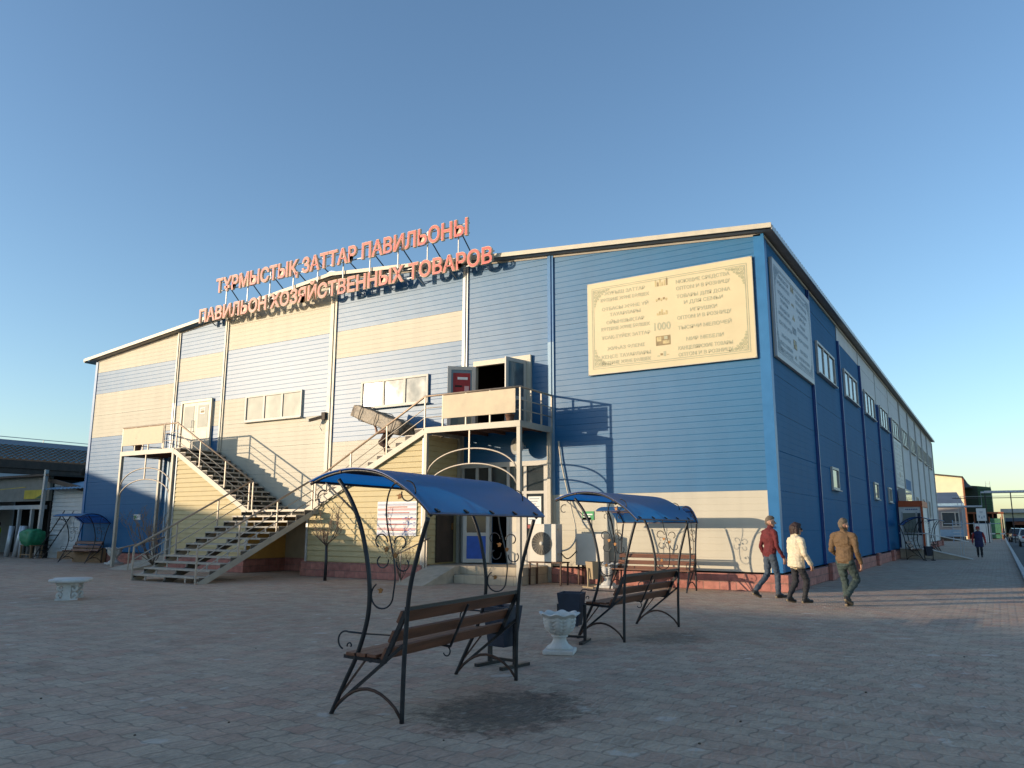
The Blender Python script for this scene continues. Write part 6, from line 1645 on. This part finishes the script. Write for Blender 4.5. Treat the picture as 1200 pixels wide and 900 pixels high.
for dx in (-0.3, 0.3): mb = MB(); mb.bar((q.x+dx, 92.05, 0), (q.x+dx, 92.05, q.z+0.5), 0.06, 0.06, 'grey_trim'); mb.build('post', t)
t = thing('market_stall', 'white stall frame behind the woman in navy at the far end of the walkway', 'stall', (-1.6, 100, 0))
mb = MB(); mb.box((-2.3, 100, 0), (-0.9, 101, 2.0), 'sign_white'); mb.build('body', t)
for x in (-2.4, -0.85): mb = MB(); mb.box((x, 99.8, 0), (x+0.08, 99.9, 2.15), 'grey_trim'); mb.build('post', t)
t = thing('steel_steps', 'narrow grey-green steel steps beside the low grey building', 'steps', (-3.9, 97, 0))
mb = MB()
for x in (-4.3, -3.45): mb.bar((x, 97, 0), (x, 98.2, 2.3), 0.06, 0.14, 'pale_blue_metal')
mb.build('stringer', t)
for k in range(6): mb = MB(); mb.box((-4.28, 97.0+k*0.2, 0.3+k*0.36), (-3.47, 97.25+k*0.2, 0.36+k*0.36), 'white_siding'); mb.build('tread', t)
t = thing('street_barrier', 'low red and white barrier across the far walkway', 'barrier', (0, 112, 0))
mb = MB()
for i in range(10): mb.box((-3.0+i*0.5, 112, 0.75), (-2.5+i*0.5-0.004, 112.08, 0.9), 'rust_red' if i % 2 else 'sign_white')
mb.build('bar', t)
for x in (-2.6, 0.0, 1.8): mb = MB(); mb.box((x, 112.081, 0), (x+0.1, 112.2, 0.9), 'grey_trim'); mb.build('post', t)

def car(label, loc, rz, paint):
    """saloon / estate built from lofted sections, local +Y = nose"""
    t = thing('parked_car', label, 'car', loc, rz, 'cars on the road at the far right')
    L = [(-2.15,0.45,0.62,0.70),(-2.05,0.38,0.90,0.80),(-1.4,0.30,0.95,0.84),(-0.3,0.28,0.93,0.86),(0.9,0.28,0.92,0.86),(1.6,0.32,0.84,0.82),(2.1,0.40,0.66,0.72)]
    V = []; F = []; n = 10
    for y, z0, z1, wd in L:
        for (fx, fz) in ((-.85,0),(.85,0),(1,.25),(1,.6),(.94,.9),(.8,1),(-.8,1),(-.94,.9),(-1,.6),(-1,.25)): V.append((wd*fx, y, z0+(z1-z0)*fz))
    for i in range(len(L)-1):
        for j in range(n): F.append((i*n+j, i*n+(j+1)%n, (i+1)*n+(j+1)%n, (i+1)*n+j))
    F += [tuple(range(n)), tuple(range((len(L)-1)*n, len(L)*n))[::-1]]
    mb = MB(); mb.add(V, F, paint, True); mb.build('body', t, local=True, bevel=0.03)
    mb = MB(); V = []; F = []
    for y, z0, z1, w0, w1 in ((-1.95,0.90,0.93,0.74,0.72),(-1.55,0.92,1.40,0.78,0.62),(-0.3,0.92,1.46,0.80,0.64),(0.35,0.92,1.40,0.80,0.62),(1.05,0.90,0.93,0.78,0.74)): V += [(-w0,y,z0),(w0,y,z0),(w1,y,z1),(-w1,y,z1)]
    for i in range(4):
        for j in range(4): F.append((i*4+j, i*4+(j+1)%4, (i+1)*4+(j+1)%4, (i+1)*4+j))
    mb.add(V, F, 'dark_glass', False); mb.build('windows', t, local=True)
    mb = MB(); mb.prism([(-0.64,-1.5,1.41),(0.64,-1.5,1.41),(0.66,-0.3,1.475),(0.64,0.33,1.42),(-0.64,0.33,1.42),(-0.66,-0.3,1.475)], (0,0,0.03), paint)
    for s in (-1,1):
        mb.bar((s*0.79,-1.5,0.93),(s*0.64,-1.42,1.42),0.07,0.10,paint); mb.bar((s*0.80,-0.35,0.93),(s*0.66,-0.3,1.46),0.05,0.08,paint); mb.bar((s*0.79,1.0,0.93),(s*0.64,0.34,1.42),0.06,0.07,paint)
    mb.build('roof', t, local=True)
    for s in (-1,1):
        for y in (-1.3, 1.3):
            mb = MB(); mb.tube([(s*0.72,y,0.31),(s*0.88,y,0.31)], 0.31, 'tyre', 18); wh = mb.build('wheel', t, local=True)
            mb = MB(); mb.tube([(s*0.86,y,0.31),(s*0.89,y,0.31)], 0.19, 'grey_trim', 14); mb.build('rim', wh, local=True)
        mb = MB(); mb.box((s*0.52-0.13,-2.13,0.66),(s*0.52+0.13,-2.06,0.86),'lamp_red'); mb.build('tail_light', t, local=True)
        mb = MB(); mb.box((s*0.52-0.15,1.98,0.62),(s*0.52+0.15,2.10,0.76),'lamp_glass'); mb.build('headlight', t, local=True)
    mb = MB(); mb.box((-0.74,-2.24,0.42),(0.74,-2.12,0.60),'grey_trim'); mb.box((-0.26,-2.26,0.62),(0.26,-2.13,0.74),'sign_white'); mb.build('bumper', t, local=True)
    return t
car('white estate car cut by the right edge of the picture, seen from behind', (2.15, 79.5, 0.004), 0, 'car_white')
car('dark blue car parked farther up the road beyond the white car', (1.7, 104, 0.004), R(4), 'car_dark')
car('red car at the far end of the road beyond the dark car', (3.4, 122, 0.004), R(-3), 'car_red')

r3 = random.Random(9)
for k, (px, py) in enumerate(((48, 819), (268, 847), (158, 862), (520, 868), (820, 872), (868, 846), (1015, 812), (1130, 770), (300, 760))):
    q = at(px, py, Z=0); mb = MB(); s_ = r3.uniform(0.008, 0.014)
    bmv = [(math.cos(a)*s_*r3.uniform(.7,1.3), math.sin(a)*s_*r3.uniform(.7,1.3)) for a in [2*math.pi*i/7 for i in range(7)]]
    V = [(q.x+x, q.y+y, 0.0) for x, y in bmv]+[(q.x+x*.7, q.y+y*.7, s_*0.9) for x, y in bmv]
    mb.add(V, [(i,(i+1)%7,7+(i+1)%7,7+i) for i in range(7)]+[tuple(range(7,14))], 'bark'); tag(mb.build('pebble'), 'small dark pebble lying loose on the paving', 'pebble', 'loose pebbles on the paving')
